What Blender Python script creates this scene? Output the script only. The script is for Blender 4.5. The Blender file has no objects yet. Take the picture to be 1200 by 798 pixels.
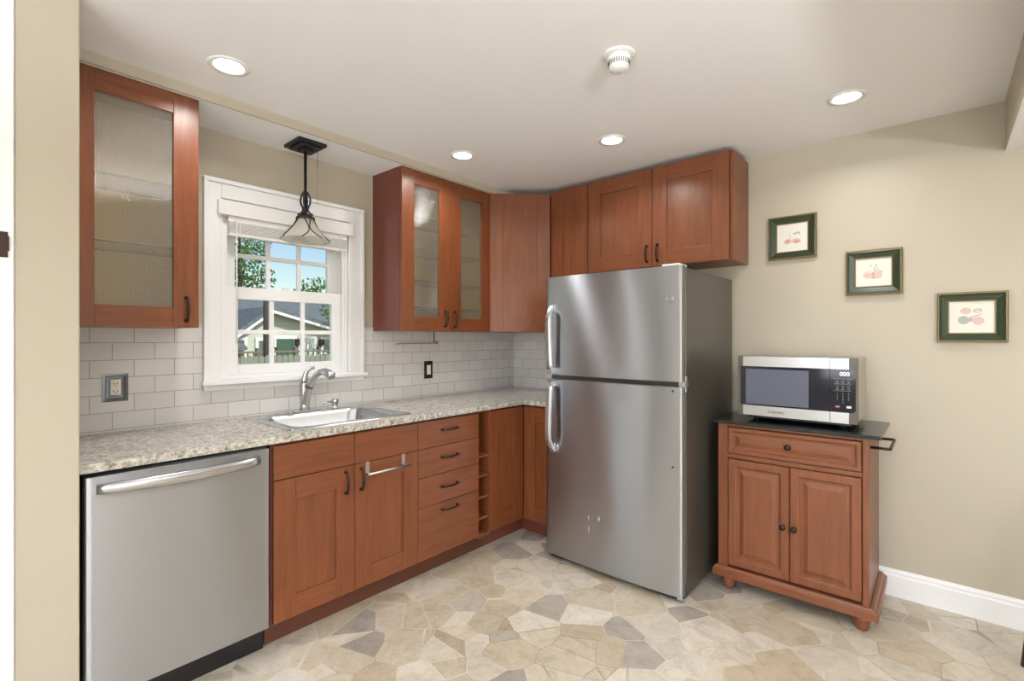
import bpy, bmesh, math, random
from mathutils import Vector, Matrix
random.seed(7)
scene = bpy.context.scene
C = scene.collection
R = math.radians

# ------------------------------------------------------------ camera, light, exposure
cam_d = bpy.data.cameras.new('camera'); cam = bpy.data.objects.new('camera', cam_d); C.objects.link(cam)
cam.location = (2.7889, -3.2283, 1.3333)
cam.rotation_euler = (R(90), 0, R(41.0075))
cam_d.sensor_width = 36; cam_d.lens = 578.384 / 1200 * 36
cam_d.shift_y = -2.98 / 1200
cam_d.clip_start = 0.02; cam_d.clip_end = 300
scene.camera = cam
scene.view_settings.view_transform = 'Standard'
scene.view_settings.look = 'None'
scene.view_settings.gamma = 1
scene.view_settings.use_curve_mapping = False
scene.view_settings.exposure = 0.0

CAN_POWER = 5.2
FILL_POWER = 52.0
UPLIGHT_POWER = 124.0
SKY_STRENGTH = 0.15

world = bpy.data.worlds.new('world'); scene.world = world; world.use_nodes = True
wn = world.node_tree; bgn = wn.nodes['Background']
sky = wn.nodes.new('ShaderNodeTexSky'); sky.sky_type = 'NISHITA'; sky.sun_disc = False
sky.sun_elevation = R(42); sky.sun_rotation = R(70); sky.air_density = 1.3; sky.dust_density = 0.15; sky.ozone_density = 2.5
wn.links.new(sky.outputs[0], bgn.inputs['Color']); bgn.inputs['Strength'].default_value = SKY_STRENGTH

sd = bpy.data.lights.new('sun', 'SUN'); sd.energy = 4.2; sd.angle = R(0.6); sd.color = (1, .95, .86)
so = bpy.data.objects.new('sun', sd); C.objects.link(so)
so.rotation_euler = Vector((1, .35, .95)).to_track_quat('Z', 'Y').to_euler()

def area(name, loc, rot, sx, sy, power, col=(1, 1, 1), spread=180):
    l = bpy.data.lights.new(name, 'AREA'); l.shape = 'RECTANGLE'; l.size = sx; l.size_y = sy
    l.energy = power; l.color = col; l.spread = R(spread)
    o = bpy.data.objects.new(name, l); C.objects.link(o); o.location = loc; o.rotation_euler = rot
    return o
# cool fill lights added in the unseen room behind the camera
area('rear_fill_light', (2.2, -6.96, 1.45), (R(90), 0, 0), 1.7, 1.5, FILL_POWER, (.90, .955, 1))
area('rear_fill_light', (4.4, -6.96, 1.45), (R(90), 0, 0), 1.7, 1.5, FILL_POWER, (.93, .97, 1))
area('side_fill_light', (5.46, -4.2, 1.45), (R(90), 0, R(90)), 2.0, 1.5, FILL_POWER * .6, (.95, .98, 1))

# ------------------------------------------------------------ materials
def lin(r, g, b):
    f = lambda c: (c / 255) / 12.92 if c / 255 <= .04045 else ((c / 255 + .055) / 1.055) ** 2.4
    return (f(r), f(g), f(b), 1)
def mat(name, col=(.8, .8, .8, 1), rough=.5, metal=0.0, **kw):
    m = bpy.data.materials.new(name); m.use_nodes = True
    b = m.node_tree.nodes['Principled BSDF']
    b.inputs['Base Color'].default_value = col; b.inputs['Roughness'].default_value = rough
    b.inputs['Metallic'].default_value = metal
    for k, v in kw.items(): b.inputs[k.replace('_', ' ')].default_value = v
    return m
class NT:
    def __init__(s, m): s.t = m.node_tree; s.b = s.t.nodes.get('Principled BSDF')
    def n(s, ty, **kw):
        x = s.t.nodes.new(ty)
        for k, v in kw.items():
            if hasattr(x, k): setattr(x, k, v)
            else: x.inputs[k.replace('_', ' ')].default_value = v
        return x
    def l(s, a, b): s.t.links.new(a, b)
    def coords(s, scale=(1, 1, 1), rot=(0, 0, 0), kind='Object', loc=(0, 0, 0)):
        tc = s.n('ShaderNodeTexCoord'); mp = s.n('ShaderNodeMapping')
        mp.inputs['Scale'].default_value = scale; mp.inputs['Rotation'].default_value = rot; mp.inputs['Location'].default_value = loc
        s.l(tc.outputs[kind], mp.inputs[0]); return mp.outputs[0]
    def ramp(s, src, stops, interp='LINEAR'):
        r = s.n('ShaderNodeValToRGB'); cr = r.color_ramp; cr.interpolation = interp
        while len(cr.elements) < len(stops): cr.elements.new(.5)
        for e, (p, c) in zip(cr.elements, stops): e.position = p; e.color = c
        s.l(src, r.inputs[0]); return r.outputs[0]
    def mix(s, a, b, fac, mode='MIX'):
        m = s.n('ShaderNodeMix', data_type='RGBA', blend_type=mode)
        for v, i in ((fac, 0), (a, 6), (b, 7)):
            if hasattr(v, 'links'): s.l(v, m.inputs[i])
            else: m.inputs[i].default_value = v
        return m.outputs[2]
    def bump(s, h, st=.2, dist=.01):
        b = s.n('ShaderNodeBump'); b.inputs['Strength'].default_value = st; b.inputs['Distance'].default_value = dist
        s.l(h, b.inputs['Height']); s.l(b.outputs[0], s.b.inputs['Normal']); return b

def paint(name, col, rough=.6, var=.03):
    m = mat(name, col, rough); t = NT(m)
    n = t.n('ShaderNodeTexNoise', Scale=60.0, Detail=3.0); t.l(t.coords(), n.inputs[0])
    t.bump(n.outputs[0], .06, .002)
    return m
def wood(name, axis, c1, c2, c3, rough=.33):
    m = mat(name, c1, rough); t = NT(m)
    sc = {'z': (14, 14, 1.1), 'y': (14, 1.1, 14), 'x': (1.1, 14, 14)}[axis]
    oi = t.n('ShaderNodeObjectInfo')
    tc = t.n('ShaderNodeTexCoord'); mp = t.n('ShaderNodeMapping'); mp.inputs['Scale'].default_value = sc
    add = t.n('ShaderNodeVectorMath', operation='ADD')
    cmb = t.n('ShaderNodeCombineXYZ'); mul = t.n('ShaderNodeMath', operation='MULTIPLY'); mul.inputs[1].default_value = 9
    t.l(oi.outputs['Random'], mul.inputs[0])
    for i in range(3): t.l(mul.outputs[0], cmb.inputs[i])
    t.l(tc.outputs['Object'], add.inputs[0]); t.l(cmb.outputs[0], add.inputs[1]); t.l(add.outputs[0], mp.inputs[0])
    n1 = t.n('ShaderNodeTexNoise', Scale=3.0, Detail=5.0, Roughness=.6, Distortion=.5); t.l(mp.outputs[0], n1.inputs[0])
    n2 = t.n('ShaderNodeTexNoise', Scale=18.0, Detail=3.0, Roughness=.6); t.l(mp.outputs[0], n2.inputs[0])
    n3 = t.n('ShaderNodeTexNoise', Scale=2.3, Detail=2.0); t.l(add.outputs[0], n3.inputs[0])
    a = t.ramp(n1.outputs[0], [(.2, c2), (.5, c1), (.85, c3)])
    b = t.ramp(n2.outputs[0], [(.35, (.80, .78, .76, 1)), (.6, (1, 1, 1, 1))])
    c = t.mix(a, b, .28, 'MULTIPLY')
    d = t.ramp(n3.outputs[0], [(.3, (.86, .84, .82, 1)), (.7, (1.0, 1.0, 1.0, 1))])
    t.l(t.mix(c, d, .7, 'MULTIPLY'), t.b.inputs['Base Color'])
    rr = t.ramp(n2.outputs[0], [(.3, (rough + .1,) * 3 + (1,)), (.7, (rough,) * 3 + (1,))]); t.l(rr, t.b.inputs['Roughness'])
    return m
def wset(prefix, c1, c2, c3, rough):
    return {a: wood(prefix + '_' + a, a, c1, c2, c3, rough) for a in 'xyz'}
W = wset('cabinet_wood', lin(124, 70, 40), lin(102, 55, 31), lin(138, 81, 48), .28)
CW = wset('cart_wood', lin(124, 72, 45), lin(106, 58, 35), lin(138, 83, 54), .30)
M = {}
M['wall'] = paint('wall_paint_beige', lin(186, 177, 159), .5)
M['ceil'] = paint('ceiling_paint', lin(243, 243, 244), .8)
M['white'] = paint('trim_white_paint', lin(244, 244, 245), .35)
M['dark_inside'] = mat('cabinet_red_brown_side', lin(112, 60, 48), .25)
M['toe'] = mat('toe_kick_brown', lin(92, 52, 36), .45)
M['gap'] = mat('dark_gap', lin(32, 18, 12), .7)
M['interior'] = mat('cabinet_inside_beige', lin(190, 168, 126), .6)
M['bronze'] = mat('dark_bronze', lin(58, 44, 38), .38, .7)
M['black_metal'] = mat('black_iron', lin(38, 40, 44), .45, .4)
M['chrome'] = mat('satin_nickel', (.60, .60, .60, 1), .3, 1)
M['black'] = mat('black_plastic', lin(22, 22, 25), .3)
M['blackglass'] = mat('black_glass', lin(22, 24, 36), .08)
M['grayglass'] = mat('microwave_window_mesh', lin(92, 96, 112), .16)
M['ivory'] = mat('ivory_plastic', lin(222, 214, 190), .4)
M['white_plastic'] = mat('white_plastic', lin(236, 235, 232), .45)
M['slot'] = mat('slot_dark', lin(60, 55, 50), .7)
M['print_white'] = mat('print_white', lin(225, 225, 225), .5)
M['print_dim'] = mat('print_dim', lin(140, 140, 145), .5)
M['red'] = mat('button_red', lin(150, 40, 50), .5)
M['screen'] = mat('display_digits', lin(240, 245, 250), .5); NT(M['screen']).b.inputs['Emission Color'].default_value = (.9, .95, 1, 1); NT(M['screen']).b.inputs['Emission Strength'].default_value = 1.0
M['lens'] = mat('lamp_lens', (1, 1, 1, 1), .5); NT(M['lens']).b.inputs['Emission Color'].default_value = (1, .96, .9, 1); NT(M['lens']).b.inputs['Emission Strength'].default_value = 6.0
M['frost'] = mat('shade_frosted_glass', lin(244, 240, 228), .35, Transmission_Weight=.35)
M['gilt'] = mat('gilt_edge', lin(116, 98, 62), .4, .3)
M['green'] = mat('frame_green', lin(46, 58, 38), .28)
M['paper'] = mat('print_paper', lin(228, 225, 214), .7)

def steel(name, col=(.50, .52, .56, 1), rough=.34, an=1.0, lines=(3, 3, 400)):
    m = mat(name, col, rough, 1.0, Anisotropic=an, Anisotropic_Rotation=.25); t = NT(m)
    if not an: return m
    tg = t.n('ShaderNodeTangent', direction_type='UV_MAP'); tg.uv_map = 'UVMap'
    t.l(tg.outputs[0], t.b.inputs['Tangent'])
    return m
M['steel'] = steel('brushed_steel')
M['steel_sink'] = steel('sink_steel', (.60, .61, .63, 1), .26, .3)
M['steel_hand'] = steel('handle_steel', (.56, .565, .58, 1), .26, 0)
M['fridge_side'] = mat('fridge_side_dark_grey', lin(86, 82, 74), .3, .35)

def glass_like(name, tint, diff, base_gloss, bump_grid=None, rough=.05):
    m = bpy.data.materials.new(name); m.use_nodes = True; t = NT(m); nt = m.node_tree
    nt.nodes.remove(t.b)
    out = nt.nodes['Material Output']
    tr = t.n('ShaderNodeBsdfTransparent'); tr.inputs[0].default_value = tint
    gl = t.n('ShaderNodeBsdfGlossy'); gl.inputs['Roughness'].default_value = rough
    fr = t.n('ShaderNodeLayerWeight'); pw = t.n('ShaderNodeMath', operation='POWER'); pw.inputs[1].default_value = 4; t.l(fr.outputs['Facing'], pw.inputs[0])
    ad = t.n('ShaderNodeMath', operation='MULTIPLY_ADD'); ad.inputs[1].default_value = .8; ad.inputs[2].default_value = base_gloss; t.l(pw.outputs[0], ad.inputs[0])
    m1 = t.n('ShaderNodeMixShader'); t.l(ad.outputs[0], m1.inputs[0]); t.l(tr.outputs[0], m1.inputs[1]); t.l(gl.outputs[0], m1.inputs[2])
    last = m1.outputs[0]
    if diff:
        df = t.n('ShaderNodeBsdfTranslucent'); df.inputs[0].default_value = (.9, .88, .82, 1)
        d2 = t.n('ShaderNodeBsdfDiffuse'); d2.inputs[0].default_value = (.8, .78, .72, 1)
        ms = t.n('ShaderNodeMixShader'); ms.inputs[0].default_value = .5; t.l(df.outputs[0], ms.inputs[1]); t.l(d2.outputs[0], ms.inputs[2])
        m2 = t.n('ShaderNodeMixShader'); m2.inputs[0].default_value = diff; t.l(last, m2.inputs[1]); t.l(ms.outputs[0], m2.inputs[2]); last = m2.outputs[0]
    if bump_grid:
        co = t.coords(); mfac = m2.inputs[0]
        sp = t.n('ShaderNodeSeparateXYZ'); t.l(co, sp.inputs[0]); hs = []
        for i in (1, 2):
            mu = t.n('ShaderNodeMath', operation='MULTIPLY'); mu.inputs[1].default_value = 2 * math.pi / bump_grid; t.l(sp.outputs[i], mu.inputs[0])
            si = t.n('ShaderNodeMath', operation='SINE'); t.l(mu.outputs[0], si.inputs[0]); hs.append(si.outputs[0])
        aa = t.n('ShaderNodeMath', operation='ADD'); t.l(hs[0], aa.inputs[0]); t.l(hs[1], aa.inputs[1])
        b = t.n('ShaderNodeBump'); b.inputs['Strength'].default_value = .5; b.inputs['Distance'].default_value = .0012
        t.l(aa.outputs[0], b.inputs['Height']); t.l(b.outputs[0], gl.inputs['Normal'])
        mr = t.n('ShaderNodeMapRange'); mr.inputs['From Min'].default_value = -2; mr.inputs['From Max'].default_value = 2; mr.inputs['To Min'].default_value = diff * .2; mr.inputs['To Max'].default_value = diff * 3
        t.l(aa.outputs[0], mr.inputs['Value']); t.l(mr.outputs[0], mfac)
    t.l(last, out.inputs[0]); return m
M['pane'] = glass_like('window_glass', (.97, .98, .98, 1), 0, .02)
M['textured'] = glass_like('textured_cabinet_glass', (.90, .87, .80, 1), .07, .06, .0085, .09)
M['shelfglass'] = glass_like('glass_shelf', (.95, .97, .96, 1), 0, .005)
M['shelf_edge'] = mat('glass_shelf_edge', lin(84, 92, 78), .2)
M['frost'] = glass_like('frosted_shade_glass', (.95, .94, .90, 1), .45, .04, None, .15)

def granite():
    m = mat('granite', (.6, .57, .5, 1), .13); t = NT(m)
    co = t.coords()
    n1 = t.n('ShaderNodeTexNoise', Scale=70.0, Detail=5.0, Roughness=.65, Distortion=.6); t.l(co, n1.inputs[0])
    n2 = t.n('ShaderNodeTexNoise', Scale=28.0, Detail=5.0, Roughness=.7, Distortion=.8); t.l(t.coords(loc=(3, 5, 1)), n2.inputs[0])
    v = t.n('ShaderNodeTexVoronoi', Scale=140.0); t.l(co, v.inputs[0])
    a = t.ramp(n1.outputs[0], [(.36, lin(52, 46, 42)), (.43, lin(128, 118, 106)), (.52, lin(190, 184, 174)), (.64, lin(218, 216, 210))])
    b = t.ramp(n2.outputs[0], [(.33, lin(112, 100, 80)), (.46, lin(190, 182, 166)), (.6, lin(228, 227, 223))])
    c = t.mix(a, b, .5)
    sp = t.ramp(v.outputs['Color'], [(.16, (.25, .24, .23, 1)), (.19, (1, 1, 1, 1))])
    t.l(t.mix(c, sp, .55, 'MULTIPLY'), t.b.inputs['Base Color'])
    return m
M['granite'] = granite()
def floor_mat():
    m = mat('vinyl_stone_mosaic', (.6, .5, .4, 1), .34); t = NT(m)
    co = t.coords((1.0, 1.0, 1), (0, 0, R(28)))
    nz = t.n('ShaderNodeTexNoise', Scale=2.0, Detail=1.0); t.l(co, nz.inputs[0])
    v = t.n('ShaderNodeTexVoronoi', Scale=6.1, Randomness=.9); t.l(co, v.inputs[0])
    e = t.n('ShaderNodeTexVoronoi', Scale=6.1, Randomness=.9, feature='DISTANCE_TO_EDGE'); t.l(co, e.inputs[0])
    sp = t.n('ShaderNodeSeparateColor'); t.l(v.outputs['Color'], sp.inputs[0])
    base = t.ramp(sp.outputs[0], [(0, lin(214, 205, 190)), (.15, lin(198, 188, 170)), (.27, lin(191, 178, 156)), (.38, lin(181, 166, 144)), (.42, lin(216, 209, 197)), (.62, lin(200, 192, 178)), (.68, lin(156, 150, 142)), (.78, lin(178, 170, 158)), (.82, lin(208, 197, 178)), (1, lin(186, 174, 154))])
    n1 = t.n('ShaderNodeTexNoise', Scale=9.0, Detail=8.0, Roughness=.7, Distortion=1.2); t.l(co, n1.inputs[0])
    n2 = t.n('ShaderNodeTexNoise', Scale=45.0, Detail=5.0, Roughness=.7); t.l(t.coords((1, 2.5, 1), (0, 0, R(20))), n2.inputs[0])
    va = t.ramp(n1.outputs[0], [(.28, (.66, .63, .58, 1)), (.45, (.88, .865, .84, 1)), (.56, (.98, .97, .96, 1)), (.72, (1.06, 1.06, 1.06, 1))])
    vb = t.ramp(n2.outputs[0], [(.35, (.86, .84, .82, 1)), (.55, (1, 1, 1, 1))])
    c = t.mix(t.mix(base, va, .9, 'MULTIPLY'), vb, .7, 'MULTIPLY')
    ed = t.ramp(e.outputs['Distance'], [(.004, (1, 1, 1, 1)), (.012, (0, 0, 0, 1))])
    n3 = t.n('ShaderNodeTexNoise', Scale=1.7, Detail=1.0); t.l(co, n3.inputs[0])
    gr = t.ramp(n3.outputs[0], [(.42, lin(150, 138, 118)), (.55, lin(206, 199, 184))])
    t.l(t.mix(c, gr, ed), t.b.inputs['Base Color'])
    t.bump(n2.outputs[0], .10, .002)
    return m
M['floor'] = floor_mat()
def tile_mat():
    m = mat('subway_tile', (.7, .68, .65, 1), .18); t = NT(m)
    tc = t.n('ShaderNodeTexCoord'); sp = t.n('ShaderNodeSeparateXYZ'); cb = t.n('ShaderNodeCombineXYZ'); ad = t.n('ShaderNodeMath', operation='ADD')
    t.l(tc.outputs['Object'], sp.inputs[0]); t.l(sp.outputs[0], ad.inputs[0]); t.l(sp.outputs[1], ad.inputs[1])
    o1 = t.n('ShaderNodeMath', operation='ADD'); o1.inputs[1].default_value = TU; t.l(ad.outputs[0], o1.inputs[0])
    o2 = t.n('ShaderNodeMath', operation='ADD'); o2.inputs[1].default_value = TV; t.l(sp.outputs[2], o2.inputs[0])
    t.l(o1.outputs[0], cb.inputs[0]); t.l(o2.outputs[0], cb.inputs[1])
    b = t.n('ShaderNodeTexBrick', offset=.5, offset_frequency=2, squash=1.0)
    for k, v in (('Scale', 1.0), ('Mortar Size', .0016), ('Mortar Smooth', .3), ('Brick Width', .157), ('Row Height', .0775), ('Bias', 0.0)): b.inputs[k].default_value = v
    b.inputs['Color1'].default_value = lin(224, 221, 219); b.inputs['Color2'].default_value = lin(214, 211, 209); b.inputs['Mortar'].default_value = lin(160, 153, 146)
    t.l(cb.outputs[0], b.inputs[0]); t.l(b.outputs['Color'], t.b.inputs['Base Color'])
    iv = t.n('ShaderNodeMath', operation='SUBTRACT'); iv.inputs[0].default_value = 1; t.l(b.outputs['Fac'], iv.inputs[1])
    t.bump(iv.outputs[0], .5, .001)
    return m
TU, TV = 157 * .157 + 2.730 - 17 * .157, 40 * .0775 - 1.0020
M['tile'] = tile_mat()

# ------------------------------------------------------------ mesh helpers
def tag(o, label=None, cat=None, group=None, kind=None):
    if label: o['label'] = label
    if cat: o['category'] = cat
    if group: o['group'] = group
    if kind: o['kind'] = kind
    return o
def thing(name, loc, label=None, cat=None, group=None, kind=None):
    o = bpy.data.objects.new(name, None); C.objects.link(o); o.location = loc; o.empty_display_size = .05
    return tag(o, label, cat, group, kind)
def wloc(o):
    v = Vector((0, 0, 0))
    while o is not None: v += o.location; o = o.parent
    return v
def obj(name, bm, mats, parent=None, bevel=0, smooth=False, origin=None, seg=2):
    """bm holds world coordinates; the object keeps them."""
    bmesh.ops.recalc_face_normals(bm, faces=bm.faces)
    uvl = bm.loops.layers.uv.verify() if 'UVMap' not in bm.loops.layers.uv else bm.loops.layers.uv['UVMap']
    for f in bm.faces:
        f.smooth = smooth
        for lp in f.loops: c = lp.vert.co; lp[uvl].uv = (c.x + c.y, c.z + .01 * (c.y - c.x))
    org = Vector(origin) if origin else (wloc(parent) if parent else Vector((0, 0, 0)))
    me = bpy.data.meshes.new(name)
    bmesh.ops.translate(bm, vec=-org, verts=bm.verts)
    bm.to_mesh(me); bm.free()
    me.uv_layers[0].name = 'UVMap'
    for m in (mats if isinstance(mats, (list, tuple)) else [mats]): me.materials.append(m)
    o = bpy.data.objects.new(name, me); C.objects.link(o)
    if parent: o.parent = parent; o.location = org - wloc(parent)
    else: o.location = org
    if bevel:
        b = o.modifiers.new('bevel', 'BEVEL'); b.width = bevel; b.segments = seg; b.limit_method = 'ANGLE'; b.angle_limit = R(40)
        b.harden_normals = False
    if smooth == 2:
        o.data.polygons.foreach_set('use_smooth', [True] * len(me.polygons))
    return o
def auto_smooth(o, ang=35):
    me = o.data
    me.polygons.foreach_set('use_smooth', [True] * len(me.polygons))
    me.set_sharp_from_angle(angle=R(ang))
    return o
def BM(): return bmesh.new()
def box(bm, a, b, mi=0):
    x0, x1 = sorted((a[0], b[0])); y0, y1 = sorted((a[1], b[1])); z0, z1 = sorted((a[2], b[2]))
    v = [bm.verts.new(p) for p in ((x0, y0, z0), (x1, y0, z0), (x1, y1, z0), (x0, y1, z0), (x0, y0, z1), (x1, y0, z1), (x1, y1, z1), (x0, y1, z1))]
    for q in ((0, 3, 2, 1), (4, 5, 6, 7), (0, 1, 5, 4), (1, 2, 6, 5), (2, 3, 7, 6), (3, 0, 4, 7)):
        f = bm.faces.new([v[i] for i in q]); f.material_index = mi
    return bm
def B(*boxes):
    bm = BM()
    for b in boxes: box(bm, b[0], b[1], b[2] if len(b) > 2 else 0)
    return bm
class Fr:
    """a facade frame: origin, horizontal unit vector u, outward unit vector n"""
    def __init__(s, o, u, n): s.o = Vector(o); s.u = Vector(u).normalized(); s.n = Vector(n).normalized()
    def p(s, u, z, w=0): return s.o + s.u * u + s.n * w + Vector((0, 0, z))
    def box(s, bm, u0, u1, z0, z1, w0, w1, mi=0):
        v = [bm.verts.new(s.p(*q)) for q in ((u0, z0, w0), (u1, z0, w0), (u1, z0, w1), (u0, z0, w1), (u0, z1, w0), (u1, z1, w0), (u1, z1, w1), (u0, z1, w1))]
        for q in ((0, 3, 2, 1), (4, 5, 6, 7), (0, 1, 5, 4), (1, 2, 6, 5), (2, 3, 7, 6), (3, 0, 4, 7)):
            f = bm.faces.new([v[i] for i in q]); f.material_index = mi
        return bm
    def rings(s, bm, u0, u1, z0, z1, prof, cap=True, mi=0, capmi=None, back=True, sill=0):
        """concentric rectangles: prof = [(inset, w)...]"""
        rs = []
        for ins, w in prof:
            rs.append([bm.verts.new(s.p(*q)) for q in ((u0 + ins, z0 + ins, w), (u1 - ins, z0 + ins, w), (u1 - ins, z1 - ins, w), (u0 + ins, z1 - ins, w))])
        for a, b in zip(rs, rs[1:]):
            for i in range(4):
                f = bm.faces.new((a[i], a[(i + 1) % 4], b[(i + 1) % 4], b[i])); f.material_index = mi
        if cap: f = bm.faces.new(rs[-1]); f.material_index = mi if capmi is None else capmi
        if back: f = bm.faces.new(rs[0][::-1]); f.material_index = mi
        return bm
FL = lambda x: Fr((x, 0, 0), (0, 1, 0), (1, 0, 0))       # faces +x, u = y
FB = lambda y: Fr((0, y, 0), (1, 0, 0), (0, -1, 0))      # faces -y, u = x
def tube(bm, pts, r, n=10, closed=False, cap=True, mi=0, flat=None):
    pts = [Vector(p) for p in pts]; rs = r if isinstance(r, (list, tuple)) else [r] * len(pts)
    rings = []; N = len(pts); up = None
    for i, p in enumerate(pts):
        if closed: d = pts[(i + 1) % N] - pts[i - 1]
        else: d = pts[min(i + 1, N - 1)] - pts[max(i - 1, 0)]
        d.normalize()
        if up is None:
            up = Vector((0, 0, 1)) if abs(d.z) < .9 else Vector((1, 0, 0))
        a = d.cross(up).normalized(); b = a.cross(d).normalized(); up = b
        ra, rb = (rs[i], rs[i]) if not isinstance(rs[i], tuple) else rs[i]
        rings.append([bm.verts.new(p + a * (ra * math.cos(2 * math.pi * k / n)) + b * (rb * math.sin(2 * math.pi * k / n))) for k in range(n)])
    for i in range(N if closed else N - 1):
        A, Bq = rings[i], rings[(i + 1) % N]
        for k in range(n):
            f = bm.faces.new((A[k], A[(k + 1) % n], Bq[(k + 1) % n], Bq[k])); f.material_index = mi
    if cap and not closed:
        for q in (rings[0][::-1], rings[-1]):
            f = bm.faces.new(q); f.material_index = mi
    return bm
def lathe(bm, prof, c, n=32, mi=0, axis='z'):
    """prof [(r,h)], axis z at c"""
    c = Vector(c); rs = []
    def P(r, h, a):
        if axis == 'z': return c + Vector((r * math.cos(a), r * math.sin(a), h))
        if axis == 'x': return c + Vector((h, r * math.cos(a), r * math.sin(a)))
        return c + Vector((r * math.cos(a), -h, r * math.sin(a)))
    for r, h in prof:
        if r < 1e-6: rs.append([bm.verts.new(P(0, h, 0))])
        else: rs.append([bm.verts.new(P(r, h, 2 * math.pi * k / n)) for k in range(n)])
    for a, b in zip(rs, rs[1:]):
        for k in range(n):
            q = [a[k % len(a)], a[(k + 1) % len(a)], b[(k + 1) % len(b)], b[k % len(b)]]
            q = [v for i, v in enumerate(q) if v not in q[:i]]
            if len(q) >= 3: f = bm.faces.new(q); f.material_index = mi
    for r in (rs[0], rs[-1]):
        if len(r) > 1: f = bm.faces.new(r); f.material_index = mi
    return bm
def prism(bm, pts2, z0, z1, f3=lambda x, y, z: (x, y, z), mi=0):
    a = [bm.verts.new(f3(x, y, z0)) for x, y in pts2]; b = [bm.verts.new(f3(x, y, z1)) for x, y in pts2]; n = len(a)
    for i in range(n): f = bm.faces.new((a[i], a[(i + 1) % n], b[(i + 1) % n], b[i])); f.material_index = mi
    f = bm.faces.new(a[::-1]); f.material_index = mi; f = bm.faces.new(b); f.material_index = mi
    return bm
def text_bm(bm, s, F, u, z, w, size, mi=0, flip=False, align='CENTER', extrude=.0004):
    cu = bpy.data.curves.new('t', 'FONT'); cu.body = s; cu.size = size; cu.align_x = align; cu.align_y = 'CENTER'; cu.extrude = extrude
    o = bpy.data.objects.new('t', cu); C.objects.link(o)
    me = bpy.data.meshes.new_from_object(o.evaluated_get(bpy.context.evaluated_depsgraph_get()))
    bpy.data.objects.remove(o); bpy.data.curves.remove(cu)
    vs = [bm.verts.new(F.p(u + v.co.x, z + v.co.y, w + v.co.z)) for v in me.vertices]
    for p in me.polygons:
        try: f = bm.faces.new([vs[i] for i in p.vertices]); f.material_index = mi
        except ValueError: pass
    bpy.data.meshes.remove(me); return bm

# ------------------------------------------------------------ the room
H = 2.432; LOW = 2.386; SOF = .334; PY0, PY1 = -3.091, -2.943; PX = .70
def st(name, bm, m, **k): return tag(obj(name, bm, m, **k), kind='structure')
st('floor', B(((-.12, -7.1, -.12), (5.6, .12, 0))), M['floor'])
WY0, WY1, WZ0, WZ1 = -2.300, -1.580, 1.120, 2.050        # window opening
st('wall_left', B(((-.14, PY1, 0), (0, WY0, LOW)), ((-.14, WY1, 0), (0, 0, LOW)), ((-.14, WY0, 0), (0, WY1, WZ0)), ((-.14, WY0, WZ1), (0, WY1, LOW))), M['wall'])
st('wall_back', B(((-.14, 0, 0), (5.6, .12, H))), M['wall'])
st('wall_end', B(((-.14, PY0, 0), (PX, PY1, H))), M['wall'], bevel=.004)
st('wall_left_near', B(((PX - .12, -7.1, 0), (PX, -4.30, H)), ((PX - .12, -4.30, 2.2), (PX - .12 + .001, PY0 - .11, H))), M['wall'])
st('wall_hall', B(((-.6, -4.6, 0), (-.5, PY0, H)), ((-.6, -4.6, 0), (PX - .12, -4.5, H))), M['wall'])
st('wall_right', B(((5.5, -7.1, 0), (5.6, -5.2, H)), ((5.5, -3.2, 0), (5.6, 0, H)), ((5.5, -5.2, 0), (5.6, -3.2, .7)), ((5.5, -5.2, 2.2), (5.6, -3.2, H))), M['wall'])
st('wall_rear', B(((PX, -7.1, 0), (1.35, -7.0, H)), ((3.05, -7.1, 0), (3.55, -7.0, H)), ((5.25, -7.1, 0), (5.5, -7.0, H)), ((1.35, -7.1, 0), (5.25, -7.0, .7)), ((1.35, -7.1, 2.2), (5.25, -7.0, H))), M['wall'])
st('ceiling', B(((SOF, -7.1, H), (5.6, .12, H + .15)), ((-.6, -4.6, H), (SOF, PY1, H + .15))), M['ceil'])
st('ceiling_low_strip', B(((-.14, PY1, LOW), (SOF - .012, 0, H + .15))), M['ceil'])
st('trim_1', B(((SOF - .012, PY1, LOW), (SOF, 0, H))), M['wall'])
bmb = BM(); box(bmb, (3.013, -7.0, 2.200), (3.30, 0, H)); 
o = st('ceiling_beam', bmb, [M['wall'], M['ceil']])
for p in o.data.polygons:
    if p.normal.z < -.9: p.material_index = 1
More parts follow.
